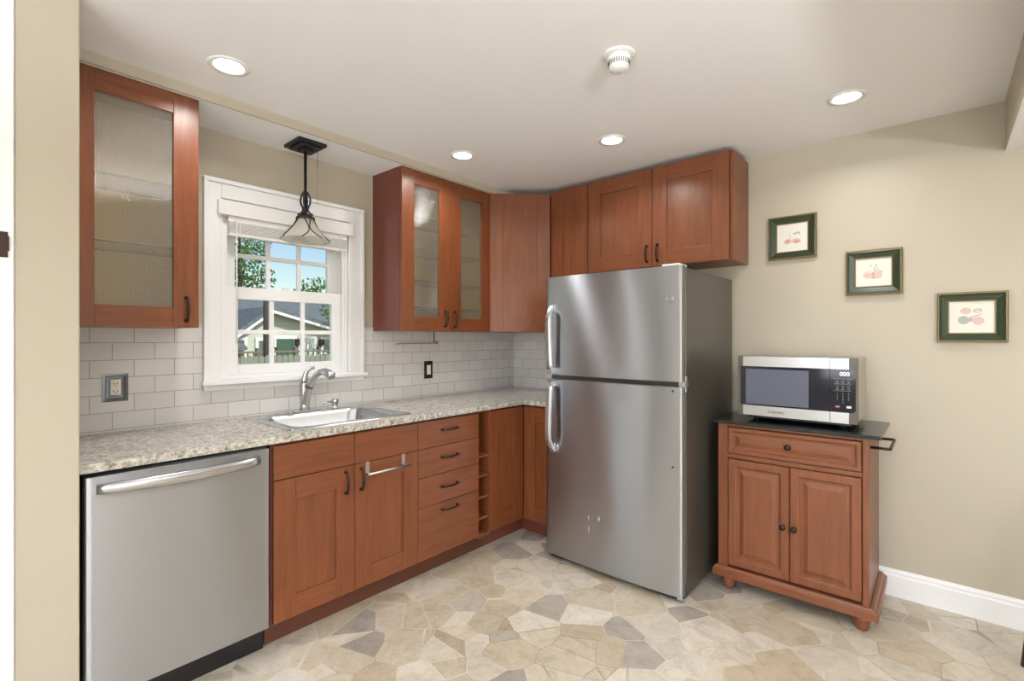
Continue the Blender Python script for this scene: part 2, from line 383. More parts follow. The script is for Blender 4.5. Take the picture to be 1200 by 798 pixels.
# baseboards
def baseboard(name, F, u0, u1):
    bm = BM()
    prof = [(0, 0), (.015, 0), (.015, .105), (.012, .113), (.012, .124), (.006, .132), (.004, .138), (0, .138)]
    a = [bm.verts.new(F.p(u0, z, w)) for w, z in prof]; b = [bm.verts.new(F.p(u1, z, w)) for w, z in prof]
    n = len(a)
    for i in range(n): bm.faces.new((a[i], a[(i + 1) % n], b[(i + 1) % n], b[i]))
    bm.faces.new(a[::-1]); bm.faces.new(b)
    st(name, bm, M['white'])
baseboard('baseboard_back', FB(0), 1.90, 5.5)
def add_uplighter(x, y):  # uplighters added out of view to brighten the ceiling
    t = thing('floor_lamp', (x, y, 0), 'slim black uplighter added unseen behind the kitchen to brighten its ceiling', 'lamp', 'added fill uplighters')
    obj('base', lathe(BM(), [(.15, 0), (.15, .015), (.03, .03), (.012, .05)], (x, y, 0), 28), M['black_metal'], t, smooth=True)
    obj('pole', lathe(BM(), [(.012, .045), (.012, 1.72)], (x, y, 0), 14), M['black_metal'], t, smooth=True)
    obj('lamp_bowl', lathe(BM(), [(.02, 1.71), (.12, 1.74), (.18, 1.80), (.176, 1.80), (.115, 1.75), (.02, 1.725)], (x, y, 0), 32), M['white_plastic'], t, smooth=True)
    l = bpy.data.lights.new('uplight_fill', 'AREA'); l.shape = 'DISK'; l.size = .28; l.energy = UPLIGHT_POWER; l.color = (.965, .98, 1)
    o = bpy.data.objects.new('uplight_fill', l); C.objects.link(o); o.location = (x, y, 1.79); o.rotation_euler = (R(180), 0, 0)
add_uplighter(4.0, -2.9); add_uplighter(3.3, -5.2)
baseboard('baseboard_rear', Fr((0, -7.0, 0), (1, 0, 0), (0, 1, 0)), .7, 5.5)
baseboard('baseboard_right', Fr((5.5, 0, 0), (0, -1, 0), (-1, 0, 0)), .02, 6.98)
# white doorway casing with latch plate at the left edge
dr = thing('door_1', (PX - .03, -3.15, 0), kind='structure')
cb = BM(); box(cb, (PX - .14, PY0 - .11, 0), (PX + .004, PY0, H)); box(cb, (PX - .12, -4.30, 2.12), (PX + .004, PY0 - .11, H)); box(cb, (PX - .14, -4.41, 0), (PX + .004, -4.30, H))
obj('door_casing', cb, M['white'], dr, bevel=.004)
lp = B(((PX + .004, -3.165, 1.571), (PX + .0075, -3.105, 1.647)))
box(lp, (PX + .0075, -3.1065, 1.59), (PX + .0105, -3.1025, 1.634)); 
obj('strike_plate', lp, M['bronze'], dr, bevel=.0015)

# tile backsplash
st('trim_2', B(((.0, PY1, .915), (.008, -2.384, 1.40)), ((0, -2.384, .915), (.008, -1.475, 1.072)), ((0, -1.475, .915), (.008, 0, 1.40)), ((0.008, -.008, .915), (.96, 0, 1.40))), M['tile'])

# ------------------------------------------------------------ window
win = thing('window_1', (-.05, -1.94, 1.07), kind='structure')
Fw = FL(0)
bm = BM(); cw = .085
Y0, Y1, ZT, ZB = -2.382, -1.478, 2.145, 1.095
for (a, b, c, d) in ((Y0 + .022, WY0, ZB, ZT - .022), (WY1, Y1 - .022, ZB, ZT - .022), (WY0, WY1, WZ1, ZT - .022)): Fw.box(bm, a, b, c, d, 0, .018)
for (a, b, c, d) in ((Y0, Y0 + .022, ZB, ZT - .022), (Y1 - .022, Y1, ZB, ZT - .022), (Y0, Y1, ZT - .022, ZT)): Fw.box(bm, a, b, c, d, .0, .028)
obj('window_casing', bm, M['white'], win, bevel=.004)
obj('window_sill', B(((-.1, WY0, 1.095), (.045, WY1, 1.12)), ((0, Y0 - .012, 1.095), (.05, Y1 + .012, 1.118)), ((0, Y0, 1.066), (.02, Y1, 1.095))), M['white'], win, bevel=.004)
jm = B(((-.14, WY0, WZ0), (.001, WY0 + .02, WZ1)), ((-.14, WY1 - .02, WZ0), (.001, WY1, WZ1)), ((-.14, WY0 + .02, WZ1 - .02), (.001, WY1 - .02, WZ1)), ((-.14, WY0 + .02, WZ0), (.001, WY1 - .02, WZ0 + .02)))
for s in (1, -1):
    yb = WY0 + .02 if s > 0 else WY1 - .02
    box(jm, (-.016, yb, WZ0), (-.006, yb + s * .014, WZ1)); box(jm, (-.070, yb, WZ0), (-.056, yb + s * .010, WZ1))
obj('window_frame', jm, M['white'], win, bevel=.002)
def sash(name, x0, x1, y0, y1, z0, z1, st_l, rail_b, rail_t, gy, gz):
    bm = BM()
    gx0, gx1, gz0, gz1 = y0 + st_l, y1 - st_l, z0 + rail_b, z1 - rail_t
    box(bm, (x0, y0, z0), (x1, gx0, z1)); box(bm, (x0, gx1, z0), (x1, y1, z1)); box(bm, (x0, gx0, z0), (x1, gx1, gz0)); box(bm, (x0, gx0, gz1), (x1, gx1, z1))
    o = obj(name, bm, M['white'], win, bevel=.003)
    mb = BM(); xm = (x0 + x1) / 2
    for k in (1, 2):
        y = gx0 + (gx1 - gx0) * k / 3; box(mb, (xm - .010, y - .0115, gz0), (xm + .010, y + .0115, gz1))
    z = (gz0 + gz1) / 2; box(mb, (xm - .0095, gx0, z - .0115), (xm + .0095, gx1, z + .0115))
    obj('muntin_grid', mb, M['white'], o, bevel=.003)
    obj('pane', B(((xm - .002, gx0, gz0), (xm + .002, gx1, gz1))), M['pane'], o)
    return o
sash('upper_sash', -.098, -.072, WY0 + .02, WY1 - .02, 1.545, 2.03, .075, .035, .05, 0, 0)
lo = sash('lower_sash', -.054, -.020, WY0 + .021, WY1 - .021, 1.14, 1.605, .072, .052, .066, 0, 0)
obj('sash_lock', lathe(BM(), [(.018, 0), (.018, .008), (.012, .014), (0, .014)], (-.037, -1.95, 1.605), 16), M['white_plastic'], lo)

# blind pulled up under its valance
bl = thing('window_blind', (.02, -1.94, 1.88), 'white slatted blind pulled up under its valance at the top of the window', 'blind')
obj('valance', B(((-.012, -2.322, 1.962), (.046, -1.562, 2.036)),), M['white_plastic'], bl, bevel=.003)
bm = BM(); Fv = FL(.046)
obj('head_rail', B(((-.014, -2.272, 1.935), (.028, -1.600, 1.962))), M['white_plastic'], bl, bevel=.002)
bm = BM()
for k in range(10):
    z = 1.9345 - k * .0062
    prism(bm, [(-.014, z), (.012, z + .0012), (.028, z), (.031, z - .002), (.030, z - .0045), (-.014, z - .0050)], -2.268, -1.604, lambda a, b, c: (a, c, b))
tag(obj('slat_stack', bm, M['white_plastic'], bl), kind=None)
obj('bottom_rail', B(((-.014, -2.268, 1.862), (.030, -1.604, 1.878))), M['white_plastic'], bl, bevel=.003)
for y in (-2.215, -1.655): obj('ladder_cord', tube(BM(), [(.0325, y, 1.95), (.0335, y, 1.86), (.034, y, 1.855)], .0025, 6), M['white_plastic'], bl, smooth=True)
obj('tilt_wand', tube(BM(), [(.036, -2.235, 1.95), (.037, -2.235, 1.30)], .0035, 8), M['white_plastic'], bl, smooth=True)
obj('lift_cord', tube(BM(), [(.036, -1.64, 1.95), (.037, -1.64, 1.74), (.037, -1.642, 1.70)], .002, 6), M['white_plastic'], bl, smooth=True)

# ------------------------------------------------------------ cabinet parts
SW = .095
def shaker(name, F, u0, u1, z0, z1, parent, wm, hz, w0=0.0, th=.02, s=SW, glass=False, rs=None):
    """frame door: stiles (vertical grain), rails (horizontal grain), recessed panel or glass"""
    bm = BM(); rs = rs or s; r = .0
    F.box(bm, u0, u0 + s, z0, z1, w0, w0 + th, 0); F.box(bm, u1 - s, u1, z0, z1, w0, w0 + th, 0)
    F.box(bm, u0 + s + .0004, u1 - s - .0004, z0, z0 + rs, w0, w0 + th, 1); F.box(bm, u0 + s + .0004, u1 - s - .0004, z1 - rs, z1, w0, w0 + th, 1)
    if not glass: F.box(bm, u0 + s - .002, u1 - s + .002, z0 + rs - .002, z1 - rs + .002, w0 + .002, w0 + th - .008, 0)
    o = obj(name, bm, [wm['z'], wm[hz]], parent, bevel=.0012)
    if glass:
        g = BM(); F.box(g, u0 + s, u1 - s, z0 + rs, z1 - rs, w0 + .007, w0 + .011)
        obj('glass_panel', g, M['textured'], o)
    return o
def bow_handle(F, u, z, ln, vertical, parent, w=.0, m='bronze', stand=.028, name='handle'):
    bm = BM(); n = 12; pts = []
    hl = ln / 2
    for i in range(n + 1):
        t = -1 + 2 * i / n; wv = w + stand * (1 - .32 * t * t)
        pts.append((t * hl, wv))
    pts = [(-hl, w)] + pts + [(hl, w)]
    P = [F.p(u, z + a, ww) if vertical else F.p(u + a, z, ww) for a, ww in pts]
    rad = [.0065] + [.0045 + .0025 * (1 - abs(-1 + 2 * i / n)) for i in range(n + 1)] + [.0065]
    tube(bm, P, rad, 10)
    for e in (-hl, hl):
        c = F.p(u, z + e, w + .002) if vertical else F.p(u + e, z, w + .002)
        d = F.n * .002; tube(bm, [c - d, c + d], .0085, 12)
    return obj(name, bm, M[m], parent, smooth=True)

G = .0015
FX = .65     # front plane of the base doors
def carcass(F, u0, u1, z0, z1, depth, t=.016, back=True, front_gap=0.0, shelves=()):
    bm = BM()
    F.box(bm, u0, u0 + t, z0, z1, -depth, -front_gap); F.box(bm, u1 - t, u1, z0, z1, -depth, -front_gap)
    F.box(bm, u0 + t, u1 - t, z0, z0 + t, -depth, -front_gap); F.box(bm, u0 + t, u1 - t, z1 - t, z1, -depth, -front_gap)
    if back: F.box(bm, u0 + t, u1 - t, z0 + t, z1 - t, -depth, -depth + .006)
    return bm
CH = .8845   # carcass top below the counter
# sink base
Fb = FL(FX - .02)
sb = thing('sink_base_cabinet', (.32, -1.93, 0), 'two-door red-brown base cabinet under the kitchen sink, beside the dishwasher', 'cabinet')
bm = BM(); Fb.box(bm, -2.318, -2.302, .10, CH, -.615, 0); Fb.box(bm, -1.560, -1.544, .10, CH, -.615, 0); Fb.box(bm, -2.302, -1.560, .10, .116, -.615, 0); Fb.box(bm, -2.302, -1.560, .116, .70, -.615, -.609); Fb.box(bm, -2.302, -1.560, .80, CH, -.018, 0)
o = obj('carcass', bm, M['dark_inside'], sb)
for u0, u1, hu in ((-2.310, -1.9275, -1.975), (-1.9245, -1.5455, -1.893)):
    d = shaker('door', Fb, u0, u1, .113, .721, sb, W, 'y'); bow_handle(Fb, hu, .645, .10, True, d, .02)
    bm = BM(); Fb.box(bm, u0, u1, .7245, .871, 0, .02); obj('false_drawer_front', bm, W['y'], sb, bevel=.0012)
obj('toe_kick', B(((.555, -2.318, 0), (.573, -1.544, .10)),), M['toe'], sb)
# drawers
db = thing('drawer_base_cabinet', (.32, -1.31, 0), 'red-brown base cabinet with four flat drawers and dark bow handles', 'cabinet')
obj('carcass', carcass(Fb, -1.5435, -1.087, .10, CH, .615), M['dark_inside'], db)
for z0, z1, zh in ((.7255, .871, .812), (.5665, .7225, .657), (.4045, .5635, .490), (.113, .4015, .360)):
    bm = BM(); Fb.box(bm, -1.5425, -1.0885, z0, z1, 0, .02); d = obj('drawer', bm, W['y'], db, bevel=.0012)
    bow_handle(Fb, -1.318, zh, .115, False, d, .02)
obj('toe_kick', B(((.555, -1.5435, 0), (.573, -1.087, .10))), M['toe'], db)
# open wine shelf
wb = thing('open_shelf_cabinet', (.32, -1.03, 0), 'narrow open shelf unit of five cubbies between the drawers and the corner cabinet', 'cabinet')
bm = BM(); Fo = FL(.648)
Fo.box(bm, -1.0865, -1.0765, .10, CH, -.60, 0); Fo.box(bm, -.986, -.975, .10, CH, -.60, 0); Fo.box(bm, -1.0765, -.986, .10, CH, -.60, -.59)
Fo.box(bm, -1.0765, -.986, CH - .012, CH, -.60, 0); Fo.box(bm, -1.0765, -.986, .10, .118, -.60, 0)
obj('carcass', bm, W['z'], wb, bevel=.001)
for z in (.606, .483, .352, .222):
    bm = BM(); Fo.box(bm, -1.0765, -.986, z - .012, z, -.58, -.004); obj('shelf', bm, W['y'], wb)
obj('toe_kick', B(((.555, -1.0865, 0), (.573, -.975, .10))), M['toe'], wb)
# corner base, L-shaped
cbz = thing('corner_base_cabinet', (.32, -.40, 0), 'L-shaped corner base cabinet with two narrow framed doors meeting beside the refrigerator', 'cabinet')
cc = BM(); Fc = FB(-.63)
prism(cc, [(.015, -.9745), (.63, -.9745), (.63, -.63), (.96, -.63), (.96, -.015), (.015, -.015)], .10, CH)
obj('carcass', cc, M['dark_inside'], cbz)
shaker('door', Fb, -.9735, -.654, .113, .871, cbz, W, 'y')
shaker('door', Fc, .654, .955, .113, .871, cbz, W, 'x')
obj('toe_kick', prism(BM(), [(.555, -.9745), (.573, -.9745), (.573, -.573), (.96, -.573), (.96, -.555), (.555, -.555)], 0, .10), M['dark_inside'], cbz)

# ------------------------------------------------------------ countertop, L-shaped with sink cut-out
SX0, SX1, SY0, SY1 = .055, .585, -2.205, -1.545
ct = B(((.009, PY1, .885), (.662, SY0 + .012, .915)), ((.009, SY1 - .012, .885), (.662, -.009, .915)), ((.009, SY0 + .012, .885), (SX0 + .012, SY1 - .012, .915)), ((SX1 - .012, SY0 + .012, .885), (.662, SY1 - .012, .915)), ((.662, -.662, .885), (.95, -.009, .915)))
bmesh.ops.remove_doubles(ct, verts=ct.verts, dist=.0001)
tag(obj('countertop', ct, M['granite']), 'speckled grey-beige granite worktop running from the dishwasher round the corner', 'countertop')

# ------------------------------------------------------------ dishwasher
dw = thing('dishwasher', (.33, -2.63, 0), 'stainless steel dishwasher under the left end of the granite counter', 'dishwasher')
obj('tub', B(((.03, -2.925, .10), (.61, -2.33, .878))), M['black'], dw)
bm = BM(); nx = 24
Fd = FL(.0)
def curved_panel(F, u0, u1, z0, z1, wb, wf, bulge, r=.006, nu=28, nz=1, disp=None):
    bm = BM(); prof = []
    for i in range(nu + 1):
        t = i / nu; u = u0 + (u1 - u0) * t
        prof.append((u, wf + bulge * (1 - (2 * t - 1) ** 2)))
    arcs = [(u0 + 0, wf - r * 1.2), (u0 + r * .25, wf - r * .4)]
    prof[0] = (u0 + r, wf); prof[-1] = (u1 - r, wf)
    full = [(u0, wb)] + arcs + prof + [(2 * ((u0 + u1) / 2) - a, b) for a, b in arcs[::-1]] + [(u1, wb)]
    rows = []
    zs = [z0 + (z1 - z0) * k / nz for k in range(nz + 1)]
    for z in zs:
        row = []
        for (u, w) in full:
            dd = disp(u, z) if (disp and w > wf - r * 2) else 0
            row.append(bm.verts.new(F.p(u, z, w + dd)))
        rows.append(row)
    for a, b in zip(rows, rows[1:]):
        for i in range(len(full)):
            j = (i + 1) % len(full); bm.faces.new((a[i], a[j], b[j], b[i]))
    bm.faces.new(rows[0][::-1]); bm.faces.new(rows[-1])
    return bm
d = auto_smooth(obj('door', curved_panel(FL(0), -2.926, -2.330, .115, .868, .61, .657, .003), M['steel'], dw), 50)
# arched handle
bm = BM(); n = 20; prev = None
for i in range(n + 1):
    t = i / n; y = -2.896 + .526 * t; s = math.sin(math.pi * t) ** .55 if 0 < t < 1 else 0
    x = .660 + .045 * s; zc = .826; hh = .018 + .004 * s
    ring = [bm.verts.new(p) for p in ((x - .006, y, zc - hh), (x + .004, y, zc - hh * .85), (x + .010, y, zc - hh * .3), (x + .010, y, zc + hh * .4), (x + .004, y, zc + hh * .9), (x - .006, y, zc + hh))]
    if prev:
        for k in range(6): bm.faces.new((prev[k], prev[(k + 1) % 6], ring[(k + 1) % 6], ring[k]))
    else: bm.faces.new(ring[::-1])
    prev = ring
bm.faces.new(prev)
obj('handle', bm, M['steel_hand'], d, smooth=True)
obj('toe_panel', B(((.54, -2.925, .0), (.588, -2.33, .108))), M['black'], dw)

# ------------------------------------------------------------ sink
sk = thing('kitchen_sink', (.32, -1.875, .915), 'stainless steel drop-in single-bowl sink set in the granite below the window', 'sink')
def rrect(x0, x1, y0, y1, r, n=6):
    P = []
    for cx, cy, a0 in ((x1 - r, y1 - r, 0), (x0 + r, y1 - r, 90), (x0 + r, y0 + r, 180), (x1 - r, y0 + r, 270)):
        for k in range(n + 1): a = R(a0 + 90 * k / n); P.append((cx + r * math.cos(a), cy + r * math.sin(a)))
    return P
bm = BM()
loops = [(SX0 - .010, SX1 + .010, SY0 - .010, SY1 + .010, .03, .9155), (SX0 - .008, SX1 + .008, SY0 - .008, SY1 + .008, .03, .9195), (SX0, SX1, SY0, SY1, .028, .921),
         (.125, .548, -2.160, -1.592, .07, .9195), (.132, .541, -2.153, -1.599, .068, .914), (.140, .534, -2.145, -1.607, .064, .90), (.152, .522, -2.130, -1.622, .06, .76), (.172, .502, -2.108, -1.644, .05, .738)]
rings = []
for x0, x1, y0, y1, r, z in loops: rings.append([bm.verts.new((x, y, z)) for x, y in rrect(x0, x1, y0, y1, r)])
for a, b in zip(rings, rings[1:]):
    for i in range(len(a)): bm.faces.new((a[i], a[(i + 1) % len(a)], b[(i + 1) % len(a)], b[i]))
bm.faces.new(rings[-1])
auto_smooth(obj('bowl', bm, M['steel_sink'], sk), 60)
obj('drain', lathe(BM(), [(.045, 0), (.045, .003), (.036, .004), (.03, .001), (0, .001)], (.337, -1.876, .738), 24), M['chrome'], sk, smooth=True)
for y in (-2.03, -1.79): obj('hole_cover', lathe(BM(), [(.022, 0), (.022, .004), (.015, .006), (0, .006)], (.088, y, .9205), 20), M['chrome'], sk, smooth=True)

# faucet
fc = thing('faucet', (.088, -1.90, .921), 'brushed nickel pull-out faucet with upright lever behind the sink', 'faucet')
auto_smooth(obj('base_plate', prism(BM(), rrect(.062, .114, -1.965, -1.835, .025), .921, .928), M['chrome'], fc, bevel=.002))
bx, by = .088, -1.90
bm = BM(); tube(bm, [(bx, by, .926), (bx, by, .95), (bx - .002, by, .99), (bx - .006, by, 1.04), (bx - .010, by, 1.07), (bx - .010, by, 1.085)], [.0285, .0255, .0235, .0225, .021, .014], 20)
obj('body', bm, M['chrome'], fc, smooth=True)
sp = [(bx, by, .94), (bx + .014, by + .004, 1.00), (bx + .034, by + .010, 1.055), (bx + .062, by + .016, 1.100), (bx + .098, by + .022, 1.132), (bx + .13, by + .027, 1.146), (bx + .155, by + .03, 1.148)]
bm = BM(); tube(bm, sp, [.022, .022, .0195, .018, .017, .017, .018], 20)
s_ = obj('spout', bm, M['chrome'], fc, smooth=True)
bm = BM(); tube(bm, [(bx + .150, by + .030, 1.150), (bx + .175, by + .034, 1.147), (bx + .20, by + .038, 1.140), (bx + .222, by + .042, 1.128), (bx + .228, by + .043, 1.124)], [.018, .0215, .023, .0225, .016], 20)
obj('spray_head', bm, M['chrome'], s_, smooth=True)
bm = BM(); tube(bm, [Vector(sp[2]) + Vector((.002, 0, .004)), Vector(sp[2]) + Vector((.006, .001, .011))], .0208, 20)
obj('joint_ring', bm, M['bronze'], s_, smooth=True)
bm = BM(); tube(bm, [(bx - .010, by, 1.07), (bx - .010, by + .004, 1.10), (bx - .006, by + .010, 1.13), (bx + .002, by + .020, 1.152), (bx + .012, by + .034, 1.163), (bx + .022, by + .048, 1.165)], [(.019, .019), (.018, .014), (.014, .010), (.012, .007), (.011, .006), (.009, .004)], 14)
obj('lever', bm, M['chrome'], fc, smooth=True)
sdp = thing('soap_dispenser', (.088, -1.71, .921), 'small nickel soap dispenser pump at the right of the faucet', 'soap dispenser')
obj('pump_body', lathe(BM(), [(.022, 0), (.022, .005), (.014, .009), (.013, .022), (.019, .026), (.020, .048), (.016, .054), (0, .056)], (.088, -1.715, .9205), 20), M['chrome'], sdp, smooth=True)
bm = BM(); tube(bm, [(.088, -1.72, .958), (.098, -1.76, .962), (.104, -1.79, .958), (.106, -1.80, .953)], [.007, .006, .005, .004], 10); obj('nozzle', bm, M['chrome'], sdp, smooth=True)

# ------------------------------------------------------------ wall cabinets
UX = .31; UB, UT = 1.378, 2.3855; Fu = FL(UX - .02)
def glass_cab(name, y0, y1, doors, label, shelves, parent_loc, left_side=None):
    t = thing(name, parent_loc, label, 'cabinet')
    bm = BM(); d = UX - .022; F = FL(UX - .021)
    w = .016
    F.box(bm, y0, y0 + w, UB, UT, -d, 0, 0); F.box(bm, y1 - w, y1, UB, UT, -d, 0, 0)
    F.box(bm, y0 + w, y1 - w, UB, UB + w, -d, 0, 0); F.box(bm, y0 + w, y1 - w, UT - w, UT, -d, 0, 0)
    obj('carcass', bm, M['dark_inside'], t, bevel=.001)
    bm = BM()   # pale lining
    F.box(bm, y0 + w, y0 + w + .002, UB + w, UT - w, -d + .004, -.003); F.box(bm, y1 - w - .002, y1 - w, UB + w, UT - w, -d + .004, -.003)
    F.box(bm, y0 + w, y1 - w, UB + w, UT - w, -d, -d + .004); F.box(bm, y0 + w, y1 - w, UB + w, UB + w + .002, -d + .004, -.003); F.box(bm, y0 + w, y1 - w, UT - w - .002, UT - w, -d + .004, -.003)
    obj('lining', bm, M['interior'], t)
    for z in shelves:
        bm = BM(); F.box(bm, y0 + w + .003, y1 - w - .003, z - .003, z + .003, -d + .006, -.012); so_ = obj('shelf', bm, [M['shelfglass'], M['shelf_edge']], t)
        for p in so_.data.polygons:
            if abs(p.normal.x) > .9: p.material_index = 1
    for (a, b, hu) in doors:
        dd = shaker('door', Fu, a, b, UB, UT - .001, t, W, 'y', glass=True, rs=.087)
        bow_handle(Fu, hu, 1.459, .098, True, dd, .02)
    return t
glass_cab('glass_wall_cabinet', -2.942, -2.489, [(-2.9415, -2.4895, -2.537)], 'single-door wall cabinet with ribbed glass, left of the window above the dishwasher', (1.72, 1.99), (.15, -2.71, UB))
glass_cab('glass_wall_cabinet', -1.402, -.608, [(-1.400, -1.0065, -1.054), (-1.0030, -.611, -.970)], 'two-door wall cabinet with ribbed glass, right of the window near the corner', (1.53, 1.70, 1.90, 2.10), (.15, -1.0, UB))
# diagonal corner wall cabinet
UTB = 2.403
cw_ = thing('corner_wall_cabinet', (.2, -.2, UB), 'diagonal corner wall cabinet with one tall framed door and no handle', 'cabinet')
bm = prism(BM(), [(.001, -.001), (.001, -.606), (.288, -.606), (.606, -.288), (.606, -.001)], UB, LOW - .001)
obj('carcass', bm, M['dark_inside'], cw_)
Fg = Fr((.297, -.608, 0), (.311, .311, 0), (1, -1, 0))
shaker('door', Fg, .0, math.hypot(.311, .311), UB, UT + .012 - .012, cw_, W, 'x', w0=.002)
# narrow cabinet beside
Fk = FB(-.286)
nw = thing('narrow_wall_cabinet', (.77, -.15, UB), 'narrow wall cabinet between the diagonal corner cabinet and the over-fridge doors', 'cabinet')
bm = BM(); Fk.box(bm, .608, .941, UB, UTB, -.285, 0); obj('carcass', bm, M['dark_inside'], nw)
shaker('door', Fk, .630, .9385, UB, UTB, nw, W, 'x')
of = thing('over_fridge_cabinet', (1.42, -.15, 1.79), 'wide low two-door wall cabinet hung above the refrigerator', 'cabinet')
bm = BM(); Fk.box(bm, .943, 1.882, 1.785, UTB, -.285, 0); obj('carcass', bm, M['dark_inside'], of)
bm = BM(); Fk.box(bm, 1.882, 1.900, 1.780, UTB, -.285, .006); obj('side_panel', bm, W['z'], of, bevel=.001)
bm = BM(); Fk.box(bm, .943, 1.882, 1.780, 1.785, -.285, 0); obj('bottom_panel', bm, W['x'], of)
for a, b, hu in ((.9455, 1.4135, 1.381), (1.4175, 1.880, 1.452)):
    d = shaker('door', Fk, a, b, 1.782, UTB, of, W, 'x'); bow_handle(Fk, hu, 1.866, .10, True, d, .02)

# ------------------------------------------------------------ refrigerator
fr = thing('refrigerator', (1.39, -.42, 0), 'tall stainless steel top-freezer refrigerator with dark grey sides', 'refrigerator')
FXa, FXb = .967, 1.816
bodyb = B(((FXa + .004, -.765, .03), (FXb, -.04, 1.690)))
obj('body', bodyb, M['fridge_side'], fr, bevel=.004)
bm = B(((FXa + .03, -.80, .012), (FXb - .03, -.70, .045))); obj('base_grille', bm, M['black'], fr)
for x in (FXa + .06, FXb - .06):
    for y in (-.72, -.1): obj('foot', lathe(BM(), [(.02, 0), (.02, .01), (.01, .014), (.01, .035)], (x, y, 0), 14), M['black'], fr)
obj('door_gasket', B(((FXa + .012, -.778, .04), (FXb - .012, -.763, 1.08)), ((FXa + .012, -.778, 1.115), (FXb - .012, -.763, 1.685))), M['black'], fr)
def dent(u, z):
    g = lambda cx, cz, sx, sz, a: a * math.exp(-((u - cx) / sx) ** 2 - ((z - cz) / sz) ** 2)
    return g(1.30, .35, .12, .20, -.0022) + g(1.62, .55, .10, .5, .0012) + g(1.45, 1.35, .14, .35, -.0016) + g(1.15, 1.3, .10, .5, .0014) + g(1.1, .9, .1, .25, -.001) + .0012 * math.sin(9 * (u + .35 * z))
Ff = FB(0)
fz = auto_smooth(obj('freezer_door', curved_panel(Ff, FXa, FXb, 1.113, 1.698, .778, .818, .017, .010, 40, 24, dent), M['steel'], fr), 12)
fd = auto_smooth(obj('fresh_food_door', curved_panel(Ff, FXa, FXb, .033, 1.085, .778, .818, .017, .010, 40, 40, dent), M['steel'], fr), 12)
for d_ in (fz, fd):
    d_.data.materials.append(mat('door_edge_grey', lin(104, 100, 94), .5))
    for p in d_.data.polygons:
        if abs(p.normal.x) > .93: p.material_index = 1
def fridge_handle(parent, ztop, zbot, top_open):
    bm = BM(); n = 24; prev = None
    for i in range(n + 1):
        t = i / n; z = ztop + (zbot - ztop) * t
        tt = t if top_open else 1 - t      # 0 = far end bracket, 1 = the end near the gap
        w = .830 + .052 * (1 - (1 - min(1, tt * 4.0)) ** 2) if tt < .25 else .882 - .012 * ((tt - .25) / .75)
        if tt > .94: w = .870 - .03 * (tt - .94) / .06
        x = 1.030 - .004 * math.sin(math.pi * tt); hw = .017 + .004 * tt
        ring = [bm.verts.new((x + a, -(w + b), z)) for a, b in ((-hw, -.012), (hw, -.012), (hw, -.002), (hw * .55, .008), (-hw * .55, .010), (-hw, .0))]
        if prev:
            for k in range(6): bm.faces.new((prev[k], prev[(k + 1) % 6], ring[(k + 1) % 6], ring[k]))
        else: bm.faces.new(ring[::-1])
        prev = ring
    bm.faces.new(prev)
    zs, ze = (ztop, zbot) if top_open else (zbot, ztop)
    sgn = 1 if ze > zs else -1
    box(bm, (1.012, -.872, ze), (1.048, -.826, ze - sgn * .03)); box(bm, (1.014, -.846, zs), (1.046, -.826, zs + sgn * .05))
    o = obj('handle', bm, M['steel_hand'], parent); auto_smooth(o, 25)
fridge_handle(fz, 1.535, 1.125, True); fridge_handle(fd, 1.075, .655, False)
bg = BM(); lathe(bg, [(.021, 0), (.021, .003), (.018, .004), (.0165, .0028), (0, .0028)], (1.757, -.8285, 1.532), 28, axis='y'); text_bm(bg, 'GE', Ff, 1.757, 1.532, .8318, .021, 1)
obj('round_badge', bg, [M['steel_hand'], M['steel']], fz)
for z in (1.066, .684):
    obj('hole_plug', lathe(BM(), [(.006, 0), (.006, .002), (0, .003)], (1.772, -.8282, z), 14, axis='y'), M['slot'], fd)
for (u, z, a, b) in ((1.283, .315, .003, .012), (1.284, .25, .0025, .024), (1.346, .325, .0018, .014), (1.353, .325, .0018, .014)):
    sm = BM(); vs = [sm.verts.new(Ff.p(u + a * math.cos(k * math.pi / 4), z + b * math.sin(k * math.pi / 4), .8362)) for k in range(8)]
    vt = [sm.verts.new(Ff.p(u + .5 * a * math.cos(k * math.pi / 4), z + .5 * b * math.sin(k * math.pi / 4), .8370)) for k in range(8)]
    for k in range(8): sm.faces.new((vs[k], vs[(k + 1) % 8], vt[(k + 1) % 8], vt[k]))
    sm.faces.new(vt); sm.faces.new(vs[::-1])
    obj('scuff_mark', sm, M['print_white'], fd)
hb = BM(); box(hb, (1.70, -.80, 1.698), (1.795, -.70, 1.712)); obj('hinge_cover', hb, M['white_plastic'], fr, bevel=.006, seg=3)
hb = BM(); box(hb, (1.46, -.79, 1.6985), (1.64, -.72, 1.704)); 
obj('top_trim', hb, M['white_plastic'], fr, bevel=.002)
hb = B(((1.79, -.80, 1.086), (1.822, -.75, 1.112)), ((1.8165, -.785, 1.06), (1.823, -.765, 1.14))); obj('middle_hinge', hb, M['chrome'], fr, bevel=.002)
hb = B(((1.785, -.81, .016), (1.822, -.755, .031))); obj('bottom_hinge', hb, M['chrome'], fr, bevel=.002)

